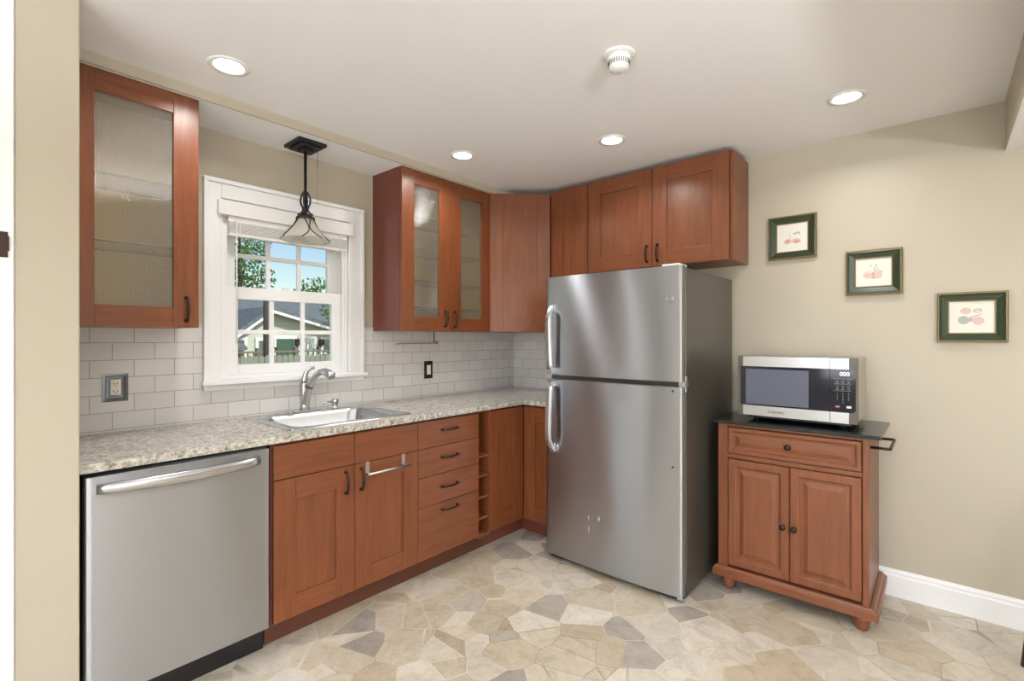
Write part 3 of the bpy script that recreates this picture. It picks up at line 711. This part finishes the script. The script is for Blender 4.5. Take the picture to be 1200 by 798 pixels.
# ------------------------------------------------------------ cart
ct_ = thing('kitchen_cart', (2.215, -.27, 0), 'reddish wooden cart cabinet with black top and bun feet beside the refrigerator', 'cart')
CX0, CX1, CYF, CYB = 1.885, 2.545, -.500, -.045
bm = B(((1.862, -.52, .880), (2.590, -.020, .897))); obj('top', bm, mat('black_stone_top', lin(30, 32, 33), .16), ct_, bevel=.003)
bm = BM()
box(bm, (CX0, CYB - .012, .12), (CX1, CYB, .88)); box(bm, (CX0, CYF + .022, .12), (CX0 + .018, CYB - .012, .88)); box(bm, (CX1 - .018, CYF + .022, .12), (CX1, CYB - .012, .88)); box(bm, (CX0 + .018, CYF + .024, .12), (CX1 - .018, CYB - .012, .135))
box(bm, (CX0, CYF, .12), (1.934, CYF + .022, .88)); box(bm, (2.520, CYF, .12), (CX1, CYF + .022, .88)); box(bm, (1.934, CYF, .866), (2.520, CYF + .022, .88)); box(bm, (1.934, CYF, .700), (2.520, CYF + .022, .722))
obj('body', bm, CW['z'], ct_, bevel=.002)
bm = BM(); rr_ = []
for z, e in ((.068, .022), (.070, .024), (.102, .024), (.106, .022), (.110, .016), (.118, .012), (.1225, .004)):
    rr_.append([bm.verts.new(p) for p in ((CX0 - e, CYF - e * .75, z), (CX1 + e * 1.4, CYF - e * .75, z), (CX1 + e * 1.4, CYB + .010, z), (CX0 - e, CYB + .010, z))])
for a, b in zip(rr_, rr_[1:]):
    for k in range(4): bm.faces.new((a[k], a[(k + 1) % 4], b[(k + 1) % 4], b[k]))
bm.faces.new(rr_[0][::-1]); bm.faces.new(rr_[-1])
obj('base_moulding', bm, CW['x'], ct_)
for x in (1.93, 2.515):
    for y in (-.468, -.085): obj('bun_foot', lathe(BM(), [(.018, 0), (.024, .004), (.029, .02), (.034, .042), (.038, .052), (.038, .058), (.03, .062), (.034, .069)], (x, y, 0), 24), CW['z'], ct_, smooth=True)
Fq = FB(CYF)
def raised(name, u0, u1, z0, z1, parent, hz, s=.045):
    bm = BM(); 
    Fq.rings(bm, u0, u1, z0, z1, [(0, -.018), (0, .006), (.004, .010), (s - .010, .010), (s - .003, .006), (s, .001), (s + .012, .001), (s + .034, .0085), (s + .036, .0085)])
    return obj(name, bm, CW[hz], parent, bevel=.0006)
dr_ = raised('drawer', 1.937, 2.517, .725, .863, ct_, 'x', .026)
def knob(u, z, p): return obj('knob', lathe(BM(), [(.010, 0), (.010, .002), (.006, .004), (.0055, .013), (.012, .017), (.015, .022), (.0135, .027), (.006, .030), (0, .030)], (u, CYF - .0095, z), 20, axis='y'), M['bronze'], p, smooth=True)
knob(2.222, .797, dr_)
d1 = raised('door', 1.937, 2.2245, .137, .697, ct_, 'z'); knob(2.200, .402, d1)
d2 = raised('door', 2.2275, 2.517, .137, .697, ct_, 'z'); knob(2.250, .402, d2)
bm = BM(); tube(bm, [(CX1, -.455, .835), (2.602, -.455, .835), (2.612, -.455, .835), (2.618, -.449, .835), (2.618, -.44, .835), (2.618, -.20, .835), (2.618, -.19, .835), (2.612, -.181, .835), (2.602, -.18, .835), (CX1, -.18, .835)], .0065, 10)
obj('towel_bar', bm, M['bronze'], ct_, smooth=True)

# ------------------------------------------------------------ microwave
mw = thing('microwave', (2.23, -.25, .897), 'stainless and black microwave oven standing on the black cart top', 'microwave')
MX0, MX1, MZ0, MZ1, MY = 1.972, 2.497, .930, 1.238, -.452
obj('casing', B(((MX0 + .004, MY + .035, MZ0), (MX1 - .004, -.075, MZ1 - .002))), mat('microwave_steel_side', (.55, .53, .50, 1), .32, 1.0), mw, bevel=.004)
obj('underside', B(((MX0 + .03, MY + .06, .912), (MX1 - .03, -.09, MZ0))), M['black'], mw)
for x in (MX0 + .07, MX1 - .07):
    for y in (-.37, -.12): obj('foot', lathe(BM(), [(.014, 0), (.018, .012), (.018, .034)], (x, y, .8972), 14), M['black'], mw)
Fm = FB(MY)
SEAM = 2.388
bm = BM(); Fm.box(bm, MX0, SEAM - .001, MZ0, MZ1, -.036, 0, 1)
Fm.box(bm, MX0 + .026, SEAM - .001, MZ1 - .052, MZ1 - .001, 0, .004, 0); Fm.box(bm, MX0 + .026, SEAM - .001, MZ0 + .001, MZ0 + .052, 0, .004, 0)
Fm.box(bm, MX0 + .014, SEAM - .001, MZ0 + .0525, MZ1 - .0525, 0, .0045, 2)
text_bm(bm, 'Cuisinart', Fm, 2.155, MZ0 + .026, .0046, .021, 3)
do = obj('door', bm, [M['steel_hand'], mat('grey_plastic', lin(92, 86, 78), .4), M['blackglass'], M['black']], mw, bevel=.0012)
bm = BM(); Fm.box(bm, 2.012, 2.300, .990, 1.172, .0045, .0055); obj('window', bm, M['grayglass'], do)
bm = BM(); Fm.box(bm, SEAM + .001, MX1, MZ0, MZ1, -.036, 0, 1)
Fm.box(bm, SEAM + .001, 2.464, MZ1 - .052, MZ1 - .001, 0, .004, 0); Fm.box(bm, SEAM + .001, 2.464, MZ0 + .001, MZ0 + .052, 0, .004, 0); Fm.box(bm, SEAM + .012, 2.455, MZ0 + .010, MZ0 + .046, .004, .006, 0)
prism(bm, [(SEAM + .001, 0)] and [(x, z) for x, z in ((SEAM + .001, MZ0 + .0525), (2.476, MZ0 + .0525), (2.486, MZ0 + .057), (2.490, MZ0 + .066), (2.490, MZ1 - .066), (2.486, MZ1 - .057), (2.476, MZ1 - .0525), (SEAM + .001, MZ1 - .0525))], 0, .005, lambda x, z, w: Fm.p(x, z, w), 2)
pn = obj('control_panel', bm, [M['steel_hand'], bpy.data.materials['grey_plastic'], M['blackglass']], mw)
bm = BM(); text_bm(bm, '000', Fm, 2.447, 1.163, .0052, .027, 0); obj('clock_digits', bm, M['screen'], pn)
bm = BM()
for zz in (1.140, 1.115, 1.083): Fm.box(bm, 2.402, 2.474, zz, zz + .0014, .005, .0054, 0)
for zz in (1.128, 1.121, 1.106, 1.097, 1.090):
    for uu in (2.418, 2.440, 2.463): Fm.box(bm, uu - .006, uu + .006, zz - .0012, zz + .0012, .005, .0054, 0)
for r_, row in enumerate(('123', '456', '789', ' 0 ')):
    for c_, ch in enumerate(row):
        if ch != ' ': text_bm(bm, ch, Fm, 2.418 + .0225 * c_, 1.070 - r_ * .0135, .0052, .012, 0)
Fm.box(bm, 2.410, 2.428, 1.004, 1.014, .005, .0056, 1); Fm.box(bm, 2.455, 2.473, 1.004, 1.014, .005, .0056, 2)
Fm.box(bm, 2.413, 2.425, 1.008, 1.010, .0056, .006, 2)
obj('button_printing', bm, [M['print_dim'], M['red'], M['print_white']], pn)
cr = thing('power_cord', (1.93, -.02, .9), 'thin dark cord running behind the microwave on the black cart top', 'cord')
bm = BM(); tube(bm, [(1.975, -.072, .96), (1.955, -.05, .94), (1.94, -.035, .915), (1.915, -.030, .906), (1.885, -.034, .9045), (1.87, -.036, .9045)], .0035, 8); obj('cord', bm, M['black'], cr, smooth=True)

# ------------------------------------------------------------ pictures
rs_ = random.Random(3)
def blob(bm, F, u, z, a, b, w, mi, n=20, h=.0006, rot=0):
    vs = []
    for k in range(n):
        t = 2 * math.pi * k / n; x, y = a * math.cos(t), b * math.sin(t)
        vs.append((u + x * math.cos(rot) - y * math.sin(rot), z + x * math.sin(rot) + y * math.cos(rot)))
    prism(bm, vs, w, w + h, lambda x, zz, ww: F.p(x, zz, ww), mi)
ART = [mat('ink_pink', lin(214, 184, 176), .8), mat('ink_rose', lin(198, 148, 142), .8), mat('ink_grey', lin(172, 172, 170), .8), mat('ink_plum', lin(140, 104, 106), .8), mat('ink_pale', lin(218, 208, 200), .8)]
def picture(u0, u1, z0, z1, label, art):
    F = FB(0); t = thing('framed_print', ((u0 + u1) / 2, 0, (z0 + z1) / 2), label, 'picture', 'green framed fruit prints stepping down the beige wall')
    bm = BM(); F.rings(bm, u0, u1, z0, z1, [(0, .002), (0, .020), (.003, .024), (.008, .024)], cap=False, mi=1, back=False)
    F.rings(bm, u0, u1, z0, z1, [(.008, .024), (.012, .026), (.018, .022), (.040, .013)], cap=False, mi=0, back=False)
    F.rings(bm, u0, u1, z0, z1, [(.040, .013), (.041, .015), (.045, .015), (.0455, .008)], cap=False, mi=1, back=False)
    F.rings(bm, u0, u1, z0, z1, [(0, .002), (.046, .002)], cap=False, mi=0, back=False)
    bmesh.ops.remove_doubles(bm, verts=bm.verts, dist=.00001)
    obj('frame', bm, [M['green'], M['gilt']], t)
    bm = BM(); F.box(bm, u0 + .0455, u1 - .0455, z0 + .0455, z1 - .0455, .004, .009, 0)
    cu, cz = (u0 + u1) / 2, (z0 + z1) / 2
    for (k, x, z, a, b, rot) in art: blob(bm, F, cu + x, cz + z, a, b, .009, 1 + k, h=.0004 + .0002 * (rs_.random()), rot=rot)
    obj('print', bm, [M['paper']] + ART, t)
picture(2.015, 2.262, 1.790, 2.040, 'highest green framed print, showing two pink cherries', [(0, -.022, -.022, .021, .015, .2), (1, -.024, -.02, .014, .008, .2), (0, .020, -.022, .024, .015, 0), (1, .022, -.026, .016, .008, 0), (2, .022, .024, .014, .004, .5), (2, .034, .022, .012, .004, -.9), (4, -.012, .018, .003, .022, -.2), (4, -.012, .0, .003, .02, .3), (2, .012, .02, .012, .003, -.5)])
picture(2.397, 2.640, 1.562, 1.799, 'middle green framed print, showing a cluster of pink bulbs with stems', [(4, -.010, -.012, .036, .022, -.1), (0, -.022, -.018, .022, .014, -.3), (1, .002, -.018, .014, .017, 0), (0, .020, -.014, .018, .020, .2), (4, .010, .016, .003, .026, 0), (2, .006, .012, .003, .014, .3), (2, .022, .010, .002, .022, .4), (2, -.012, .034, .006, .003, .6), (2, .012, .036, .006, .003, -.5), (2, .034, .000, .003, .010, .2)])
picture(2.773, 3.023, 1.313, 1.553, 'lowest green framed print, showing a plum, a peach and grey leaves', [(0, -.020, .030, .020, .016, 0), (3, -.020, .028, .013, .013, 0), (2, .022, .030, .016, .010, .2), (4, .022, .028, .011, .006, .2), (2, -.028, -.014, .020, .020, 0), (4, -.030, -.010, .010, .010, 0), (2, -.010, -.014, .016, .010, .3), (0, .024, -.018, .021, .020, 0), (1, .020, -.020, .013, .012, 0), (2, .012, .004, .030, .0025, .4)])

# ------------------------------------------------------------ outlets
oA = thing('wall_outlet', (.008, -2.727, 1.11), 'ivory outlet in a shiny blue-grey square plate under the left glass cabinet', 'outlet')
Ft = FL(.008)
bm = BM(); Ft.rings(bm, -2.775, -2.682, 1.050, 1.175, [(0, 0), (0, .004), (.010, .006), (.014, .0035), (.020, .004)], capmi=1)
obj('cover_plate', bm, [mat('pewter_plate', lin(120, 122, 126), .3, .9), mat('blue_film', lin(130, 140, 170), .12, .9)], oA)
bm = BM(); Ft.box(bm, -2.746, -2.710, 1.080, 1.148, .004, .010, 0)
for z in (1.131, 1.097):
    for y in (-2.735, -2.722): Ft.box(bm, y - .0015, y + .0015, z - .004, z + .004, .010, .0104, 1)
    Ft.box(bm, -2.731, -2.726, z - .012, z - .008, .010, .0104, 1)
obj('receptacle', bm, [M['ivory'], M['slot']], oA)
oB = thing('wall_outlet', (.008, -.948, 1.105), 'white switch in a dark bronze plate on the tiles below the two-door glass cabinet', 'outlet')
bm = BM(); Ft.rings(bm, -.986, -.910, 1.043, 1.168, [(0, 0), (0, .004), (.004, .006), (.012, .0065)])
for z in (1.052, 1.159): lathe(bm, [(.003, 0), (.003, .001), (0, .0012)], (.0145, -.948, z), 10, axis='x')
obj('cover_plate', bm, mat('dark_plate', lin(64, 56, 50), .4, .6), oB)
bm = BM(); Ft.box(bm, -.965, -.931, 1.072, 1.139, .0062, .009, 0); Ft.box(bm, -.960, -.936, 1.078, 1.133, .009, .012, 0); obj('rocker', bm, M['white_plastic'], oB, bevel=.001)

# towel rail over the sink door, paper-towel rod
tr = thing('towel_rail', (.68, -1.75, .70), 'small nickel towel rail hooked over the right sink cabinet door', 'towel rail')
bm = BM()
for y in (-1.857, -1.642):
    bm2 = B(((.6502, y - .010, .668), (.6525, y + .010, .7232)), ((.632, y - .010, .7215), (.6525, y + .010, .7235)))
    obj('bracket', bm2, M['chrome'], tr)
bm = BM(); tube(bm, [(.674, -1.865, .664), (.674, -1.610, .664)], .0055, 12)
for y in (-1.857, -1.642): tube(bm, [(.6515, y, .672), (.674, y, .664)], .0045, 8)
obj('rail', bm, M['chrome'], tr, smooth=True)
ph = thing('paper_towel_rod', (.2, -1.15, 1.30), 'slim metal paper towel rod hung under the two-door glass cabinet', 'towel holder')
bm = BM(); tube(bm, [(.20, -1.37, 1.278), (.20, -1.355, 1.294), (.20, -1.33, 1.298), (.20, -1.03, 1.2985)], .0042, 10); obj('rod', bm, M['chrome'], ph, smooth=True)
bm = B(((.194, -1.064, 1.299), (.206, -1.054, 1.3775))); tube(bm, [(.2, -1.059, 1.2985), (.2, -1.022, 1.2985)], .008, 14)
obj('hanger', bm, M['chrome'], ph)

# ------------------------------------------------------------ downlights, smoke detector
def downlight(x, y, label):
    t = thing('recessed_light', (x, y, H), label, 'ceiling light', 'recessed ceiling lights')
    obj('trim_ring', lathe(BM(), [(.076, 0), (.075, -.004), (.060, -.006), (.055, -.003), (.055, -.0005)], (x, y, H), 36), M['white_plastic'], t, smooth=True)
    obj('lens', lathe(BM(), [(.0545, -.0006), (.0545, -.0022), (.04, -.004), (0, -.005)], (x, y, H), 36), M['lens'], t, smooth=True)
    l = bpy.data.lights.new('downlight_lamp', 'AREA'); l.shape = 'DISK'; l.size = .10; l.energy = CAN_POWER; l.color = (1, .98, .95); l.spread = R(150)
    o = bpy.data.objects.new('downlight_lamp', l); C.objects.link(o); o.location = (x, y, H - .008)
for x, y, lb in ((.619, -2.475, 'recessed ceiling light nearest the left glass cabinet'), (.616, -1.183, 'recessed ceiling light in front of the two-door glass cabinet'), (1.410, -.798, 'recessed ceiling light just in front of the over-fridge cabinet'), (2.463, -.526, 'recessed ceiling light nearest the wall with the three prints')):
    downlight(x, y, lb)
for x, y in ((2.6, -2.9), (2.2, -4.8), (3.9, -1.5), (3.9, -4.6)):  # extra downlights added out of view to even out the kitchen light
    downlight(x, y, 'added, unseen recessed ceiling light over the open room behind the kitchen, filling in its light')
sdt = thing('smoke_detector', (1.845, -1.51, H), 'white round smoke detector on the ceiling in front of the refrigerator', 'smoke detector')
obj('mounting_ring', lathe(BM(), [(.063, 0), (.063, -.004), (.058, -.008), (.045, -.009)], (1.845, -1.51, H), 40), M['white_plastic'], sdt, smooth=True)
obj('housing', lathe(BM(), [(.0455, -.008), (.0455, -.022), (.041, -.026), (.039, -.046), (.036, -.056), (.024, -.064), (0, -.066)], (1.845, -1.51, H), 40), M['white_plastic'], sdt, smooth=True)
bm = BM()
for k in range(30):
    a = 2 * math.pi * k / 30
    c = Vector((1.845 + .0402 * math.cos(a), -1.51 + .0402 * math.sin(a), H - .036)); tube(bm, [c + Vector((.0006 * math.cos(a), .0006 * math.sin(a), .0085)), c + Vector((-.0006 * math.cos(a), -.0006 * math.sin(a), -.0085))], .0016, 6)
obj('vent_slots', bm, M['slot'], sdt)
obj('indicator', lathe(BM(), [(.003, -.0665), (.003, -.0675), (0, -.068)], (1.845, -1.51, H + .001), 10), M['slot'], sdt)

# ------------------------------------------------------------ pendant lamp
PXX, PYY = .18, -1.94
pd = thing('pendant_lamp', (PXX, PYY, LOW), 'black iron pendant lamp with flared frosted shade in front of the window', 'lamp')
bm = B(((PXX - .088, PYY - .078, LOW - .018), (PXX + .088, PYY + .078, LOW)), ((PXX - .068, PYY - .058, LOW - .030), (PXX + .068, PYY + .058, LOW - .018)), ((PXX - .035, PYY - .03, LOW - .042), (PXX + .035, PYY + .03, LOW - .030)))
obj('canopy', bm, M['black_metal'], pd, bevel=.004)
obj('stem', lathe(BM(), [(.008, -.04), (.0075, -.255), (.013, -.257), (.015, -.264), (.013, -.272), (.006, -.276), (.006, -.36), (.010, -.375), (.012, -.392)], (PXX, PYY, LOW), 20), M['black_metal'], pd, smooth=True)
bm = BM()
for k in range(4):
    a = math.pi / 4 + k * math.pi / 2; dx, dy = math.cos(a), math.sin(a)
    pts = [(r, h) for r, h in ((.008, -.262), (.019, -.275), (.026, -.300), (.024, -.325), (.014, -.345), (.012, -.358), (.020, -.372), (.036, -.384), (.040, -.380))]
    tube(bm, [(PXX + r * dx, PYY + r * dy, LOW + h) for r, h in pts], .0052, 8)
obj('scroll_bracket', bm, M['black_metal'], pd, smooth=True)
obj('shade_cap', lathe(BM(), [(.012, -.376), (.030, -.384), (.048, -.398), (.050, -.408), (.044, -.408), (.01, -.392)], (PXX, PYY, LOW), 28), M['black_metal'], pd, smooth=True)
def shade_r(t): return .040 + .088 * (.35 * t + .65 * t ** 1.8)
bm = BM(); N = 40; rings = []
for w in (0, 1):
    for i in range(13):
        t = i / 12 if w == 0 else 1 - i / 12
        rr = shade_r(t) - (.003 if w else 0)
        rings.append([bm.verts.new((PXX + (rr + .006 * t * t * math.cos(4 * a_)) * math.cos(a_), PYY + (rr + .006 * t * t * math.cos(4 * a_)) * math.sin(a_), LOW - .405 - .118 * t)) for a_ in [2 * math.pi * k / N for k in range(N)]])
for a, b in zip(rings, rings[1:] + rings[:1]):
    for k in range(N): bm.faces.new((a[k], a[(k + 1) % N], b[(k + 1) % N], b[k]))
sh = obj('shade', bm, M['frost'], pd, smooth=True)
bm = BM()
for k in range(8):
    a0 = k * math.pi / 4 + .2
    pts = []
    for i in range(13):
        t = i / 12; a = a0 + .35 * math.sin(math.pi * t) * (1 if k % 2 else -1); rr = shade_r(t) + .003 + .006 * t * t * math.cos(4 * a)
        pts.append((PXX + rr * math.cos(a), PYY + rr * math.sin(a), LOW - .405 - .118 * t))
    tube(bm, pts, .0028, 6)
obj('shade_rib', bm, M['black_metal'], sh, smooth=True)
obj('bulb', lathe(BM(), [(.012, -.40), (.014, -.43), (.026, -.455), (.028, -.475), (.018, -.497), (0, -.503)], (PXX, PYY, LOW), 20), M['white_plastic'], pd, smooth=True)
bm = BM(); tube(bm, [(PXX + .045, PYY + .045, LOW - .03), (PXX + .045, PYY + .045, LOW - .13)], .0015, 6); tube(bm, [(PXX + .045, PYY + .045, LOW - .13), (PXX + .045, PYY + .045, LOW - .33)], .0005, 5)
obj('pull_chain', bm, M['bronze'], pd)

# ------------------------------------------------------------ stool just at the right edge
stl = thing('stool', (3.27, -.52, 0), 'dark brown splayed stool leg showing at the right edge of the photo', 'stool')
SWD = mat('dark_stool_wood', lin(52, 36, 28), .4)
for sx in (-1, 1):
    for sy in (-1, 1):
        pts = [(3.27 + sx * r, -.52 + sy * r * .75, z) for r, z in ((.226, 0), (.2175, .08), (.207, .17), (.185, .30), (.14, .46), (.12, .62))]
        obj('leg', tube(BM(), pts, [.012, .014, .016, .018, .018, .018], 14), SWD, stl, smooth=True)
obj('seat', lathe(BM(), [(0, .61), (.15, .612), (.175, .625), (.175, .645), (.16, .655), (0, .652)], (3.29, -.52, 0), 36), SWD, stl, smooth=True)

# ------------------------------------------------------------ outside
GZ = -1.0
gm = mat('lawn', lin(96, 122, 66), .9); t = NT(gm); nn = t.n('ShaderNodeTexNoise', Scale=3.0, Detail=6.0); t.l(t.coords(), nn.inputs[0]); t.l(t.ramp(nn.outputs[0], [(.3, lin(82, 104, 54)), (.7, lin(128, 146, 90))]), t.b.inputs['Base Color'])
tag(obj('ground', B(((-60, -30, GZ - .2), (-.3, 45, GZ))), gm), kind='structure')
def siding(name, col):
    m = mat(name, col, .6); t = NT(m); sp = t.n('ShaderNodeSeparateXYZ'); t.l(t.coords(), sp.inputs[0])
    mu = t.n('ShaderNodeMath', operation='MULTIPLY'); mu.inputs[1].default_value = 1 / .17; t.l(sp.outputs[2], mu.inputs[0])
    fc_ = t.n('ShaderNodeMath', operation='FRACT'); t.l(mu.outputs[0], fc_.inputs[0])
    t.l(t.ramp(fc_.outputs[0], [(0, tuple(c * .72 for c in col[:3]) + (1,)), (.12, col), (1, col)]), t.b.inputs['Base Color']); t.bump(fc_.outputs[0], .4, .02); return m
SID = siding('pale_siding', lin(205, 208, 188)); RF = mat('roof_shingles', lin(92, 98, 104), .85)
t = NT(RF); nn = t.n('ShaderNodeTexNoise', Scale=9.0, Detail=4.0); t.l(t.coords((1, 1, 3)), nn.inputs[0]); t.l(t.ramp(nn.outputs[0], [(.3, lin(88, 94, 98)), (.7, lin(126, 132, 134))]), t.b.inputs['Base Color'])
hs = thing('neighbour_house', (-17, 4.5, GZ), 'pale sided house with grey shingle roof seen through the kitchen window', 'house')
HX = -14.0
def gable(yL, yA, yR, zE, zA, zR=None):
    bm = BM(); zR = zR if zR is not None else zE
    prism(bm, [(yL, GZ), (yR, GZ), (yR, zR), (yA, zA), (yL, zE)], HX - 5, HX, lambda y, z, x: (x, y, z)); return bm
obj('wall', gable(2.60, 3.82, 8.2, 1.30, 2.22, 1.05), SID, hs)
bm = BM()
for (ya, za, yb, zb) in ((3.82, 2.24, 2.30, 1.10), (3.82, 2.24, 8.6, .97)):
    a = Vector((0, ya, za)); b = Vector((0, yb, zb)); 
    pts = [a, b, b + Vector((0, 0, .14)), a + Vector((0, 0, .14))]
    prism(bm, [(p.y, p.z) for p in pts], HX - 5, HX + .35, lambda y, z, x: (x, y, z))
obj('gable_roof', bm, [RF], hs)
bm = BM()
for (ya, za, yb, zb) in ((3.82, 2.24, 2.30, 1.10), (3.82, 2.24, 8.6, .97)):
    prism(bm, [(ya, za), (yb, zb), (yb, zb - .09), (ya, za - .09)], HX + .30, HX + .37, lambda y, z, x: (x, y, z))
obj('rake_board', bm, M['white'], hs)
bm = BM()   # long main roof behind, ridge running across
prism(bm, [(-20.5, 3.05), (-13.6, 1.05), (-13.6, .95), (-20.5, 2.9)], -4.0, 3.0, lambda x, z, y: (x, y, z))
prism(bm, [(-20.5, 3.05), (-16.0, 1.75), (-16.0, 1.6), (-20.5, 2.9)], 3.0, 14.0, lambda x, z, y: (x, y, z))
obj('main_roof', bm, RF, hs)
obj('wall_wing', B(((-20, -4, GZ), (-14.1, 2.74, 1.0))), SID, hs)
GD = mat('door_green', lin(64, 98, 80), .4); TW = mat('outdoor_trim', lin(232, 232, 226), .6); DG = mat('outside_glass', lin(90, 110, 104), .1)
def opening(name, y0, y1, z0, z1, m, mull=False):
    F = FL(HX); bm = BM(); F.rings(bm, y0 - .12, y1 + .12, z0 - .1, z1 + .12, [(0, 0), (0, .05), (.1, .05), (.11, .02)], capmi=1)
    if mull:
        F.box(bm, (y0 + y1) / 2 - .025, (y0 + y1) / 2 + .025, z0, z1, .02, .045); F.box(bm, y0, y1, (z0 + z1) / 2 - .025, (z0 + z1) / 2 + .025, .02, .045)
    obj(name, bm, [TW, m], hs)
opening('door', 4.06, 4.62, -.75, 1.28, GD); opening('door_window', 3.50, 3.85, .1, 1.22, DG, False); opening('house_window', 4.92, 5.34, .35, 1.28, mat('pale_curtain', lin(196, 206, 190), .4), True)
opening('house_window', 5.72, 6.3, .3, 1.26, DG, True); opening('house_window', 2.86, 3.02, .4, 1.24, DG, False)
for y in (4.73, 5.60):
    bm = B(((HX, y - .05, 1.02), (HX + .06, y + .05, 1.10)), ((HX + .06, y - .07, 1.08), (HX + .2, y + .07, 1.30))); obj('porch_lantern', bm, M['bronze'], hs)
obj('roof_vent', B(((-17.7, 2.55, 2.25), (-17.55, 2.67, 2.62))), M['white'], hs)
# deck rail
DK = mat('weathered_wood', lin(128, 116, 100), .8)
dk = thing('deck_railing', (-11, 3.5, GZ), 'weathered wooden deck railing in front of the pale house', 'railing')
bm = BM(); box(bm, (-11.04, 1.2, .93), (-10.94, 6.5, .98)); box(bm, (-11.02, 1.2, .45), (-10.98, 6.5, .5)); obj('rail', bm, DK, dk)
bm = BM()
for k in range(36): box(bm, (-11.015, 1.25 + k * .15, .45), (-10.985, 1.28 + k * .15, .95))
tag(obj('balusters', bm, DK, dk), kind=None)
for k in range(6): obj('post', B(((-11.06, 1.2 + k * 1.03, GZ), (-10.96, 1.3 + k * 1.03, 1.06))), DK, dk)
tag(obj('deck', B(((-13.95, 1.2, .25), (-11.07, 6.5, .35))), DK), kind='structure')
PG = mat('pot_brown', lin(92, 62, 50), .7)
for k, y in enumerate((2.45, 2.75, 3.5, 3.95)):
    tag(obj('flower_pot', lathe(BM(), [(.03, 0), (.05, .08), (.045, .09), (.0, .09)], (-10.99, y, .986), 14), PG), 'small brown flower pot on the deck railing outside', 'flower pot', 'flower pots along the deck railing')
# fence of upright boards
FG = mat('fence_grey_green', lin(142, 146, 128), .85)
fn = thing('board_fence', (-6, 1, GZ), 'grey-green upright board fence at the foot of the window view', 'fence')
bm = BM()
for k in range(44):
    y = -1.2 + k * .10; h = .99 + .02 * random.random(); prism(bm, [(y, GZ), (y + .088, GZ), (y + .088, h), (y + .06, h + .03), (y + .028, h + .03), (y, h)], -6.02, -6.0, lambda a, z, x: (x, a, z))
obj('boards', bm, FG, fn); obj('rail', B(((-6.06, -1.2, .6), (-6.02, 3.2, .68)), ((-6.06, -1.2, -.6), (-6.02, 3.2, -.52))), FG, fn)
# tall trunk / pole
PB = mat('bark_dark', lin(72, 62, 54), .9)
def leaf_mat(name, c):
    m = mat(name, c, .6); t = NT(m); oi = t.n('ShaderNodeTexNoise', Scale=2.0, Detail=3.0); t.l(t.coords(), oi.inputs[0])
    t.l(t.ramp(oi.outputs[0], [(.3, tuple(x * .6 for x in c[:3]) + (1,)), (.7, tuple(min(1, x * 1.5) for x in c[:3]) + (1,))]), t.b.inputs['Base Color']); return m
LF = leaf_mat('leaf_green', lin(104, 138, 72))
def tree(loc, h, trunk_r, crown, n, label, seed, leaf=.12, group=None, branches=5):
    rr = random.Random(seed); x, y = loc
    t = thing('tree', (x, y, GZ), label, 'tree', group)
    bm = BM(); tube(bm, [(x, y, GZ), (x + .03, y, GZ + h * .35), (x - .02, y + .05, GZ + h * .7), (x, y, GZ + h)], [trunk_r, trunk_r * .85, trunk_r * .6, trunk_r * .2], 12)
    for (cx, cy, cz, r) in crown: tube(bm, [(x, y, cz - r * 1.2 if cz - r * 1.2 > GZ + .5 else GZ + .8), ((x + cx) / 2, (y + cy) / 2, cz - r * .5), (cx, cy, cz)], [trunk_r * .5, trunk_r * .35, trunk_r * .1], 8)
    obj('trunk', bm, PB, t, smooth=True)
    bm = BM()
    for (cx, cy, cz, r) in crown:
        for _ in range(int(n * r * r)):
            d = Vector((rr.gauss(0, 1), rr.gauss(0, 1), rr.gauss(0, 1))).normalized() * r * (rr.random() ** .45)
            p = Vector((cx, cy, cz)) + d; a = Vector((rr.gauss(0, 1), rr.gauss(0, 1), rr.gauss(0, 1))).normalized(); b = a.orthogonal().normalized(); s = leaf * (.6 + .8 * rr.random())
            q = [p + a * s, p + b * s * .45, p - a * s, p - b * s * .45]
            bm.faces.new([bm.verts.new(v) for v in q])
    tag(obj('foliage', bm, LF, t), kind=None)
post = obj('wooden_post', tube(BM(), [(-9.0, 1.665, GZ), (-9.0, 1.66, 1.0), (-9.0, 1.655, 2.36)], [.068, .066, .060], 14), PB, smooth=True)
tag(post, 'dark slim wooden post standing in front of the pale house outside the window', 'post')
tree((-23, 6.2), 7.8, .16, [(-23, 6.5, 5.0, 1.2), (-23, 5.9, 3.9, .9), (-22.9, 7.3, 4.3, .6), (-23.1, 6.8, 6.2, 1.0), (-23, 5.2, 4.9, 1.1)], 300, 'leafy green tree at the left of the view through the window', 11, .11)
tree((-27, 11.6), 4.6, .2, [(-27, 11.4, 3.6, 1.0), (-27.4, 12.4, 4.2, 1.1), (-26.8, 10.6, 3.0, .7)], 280, 'round green tree behind the roof at the right of the view through the window', 23, .13)
tree((-12.9, 5.9), 3.2, .06, [(-12.9, 5.45, 2.2, .40), (-12.9, 6.1, 2.3, .5)], 900, 'small green tree in front of the right end of the pale house', 31, .07)
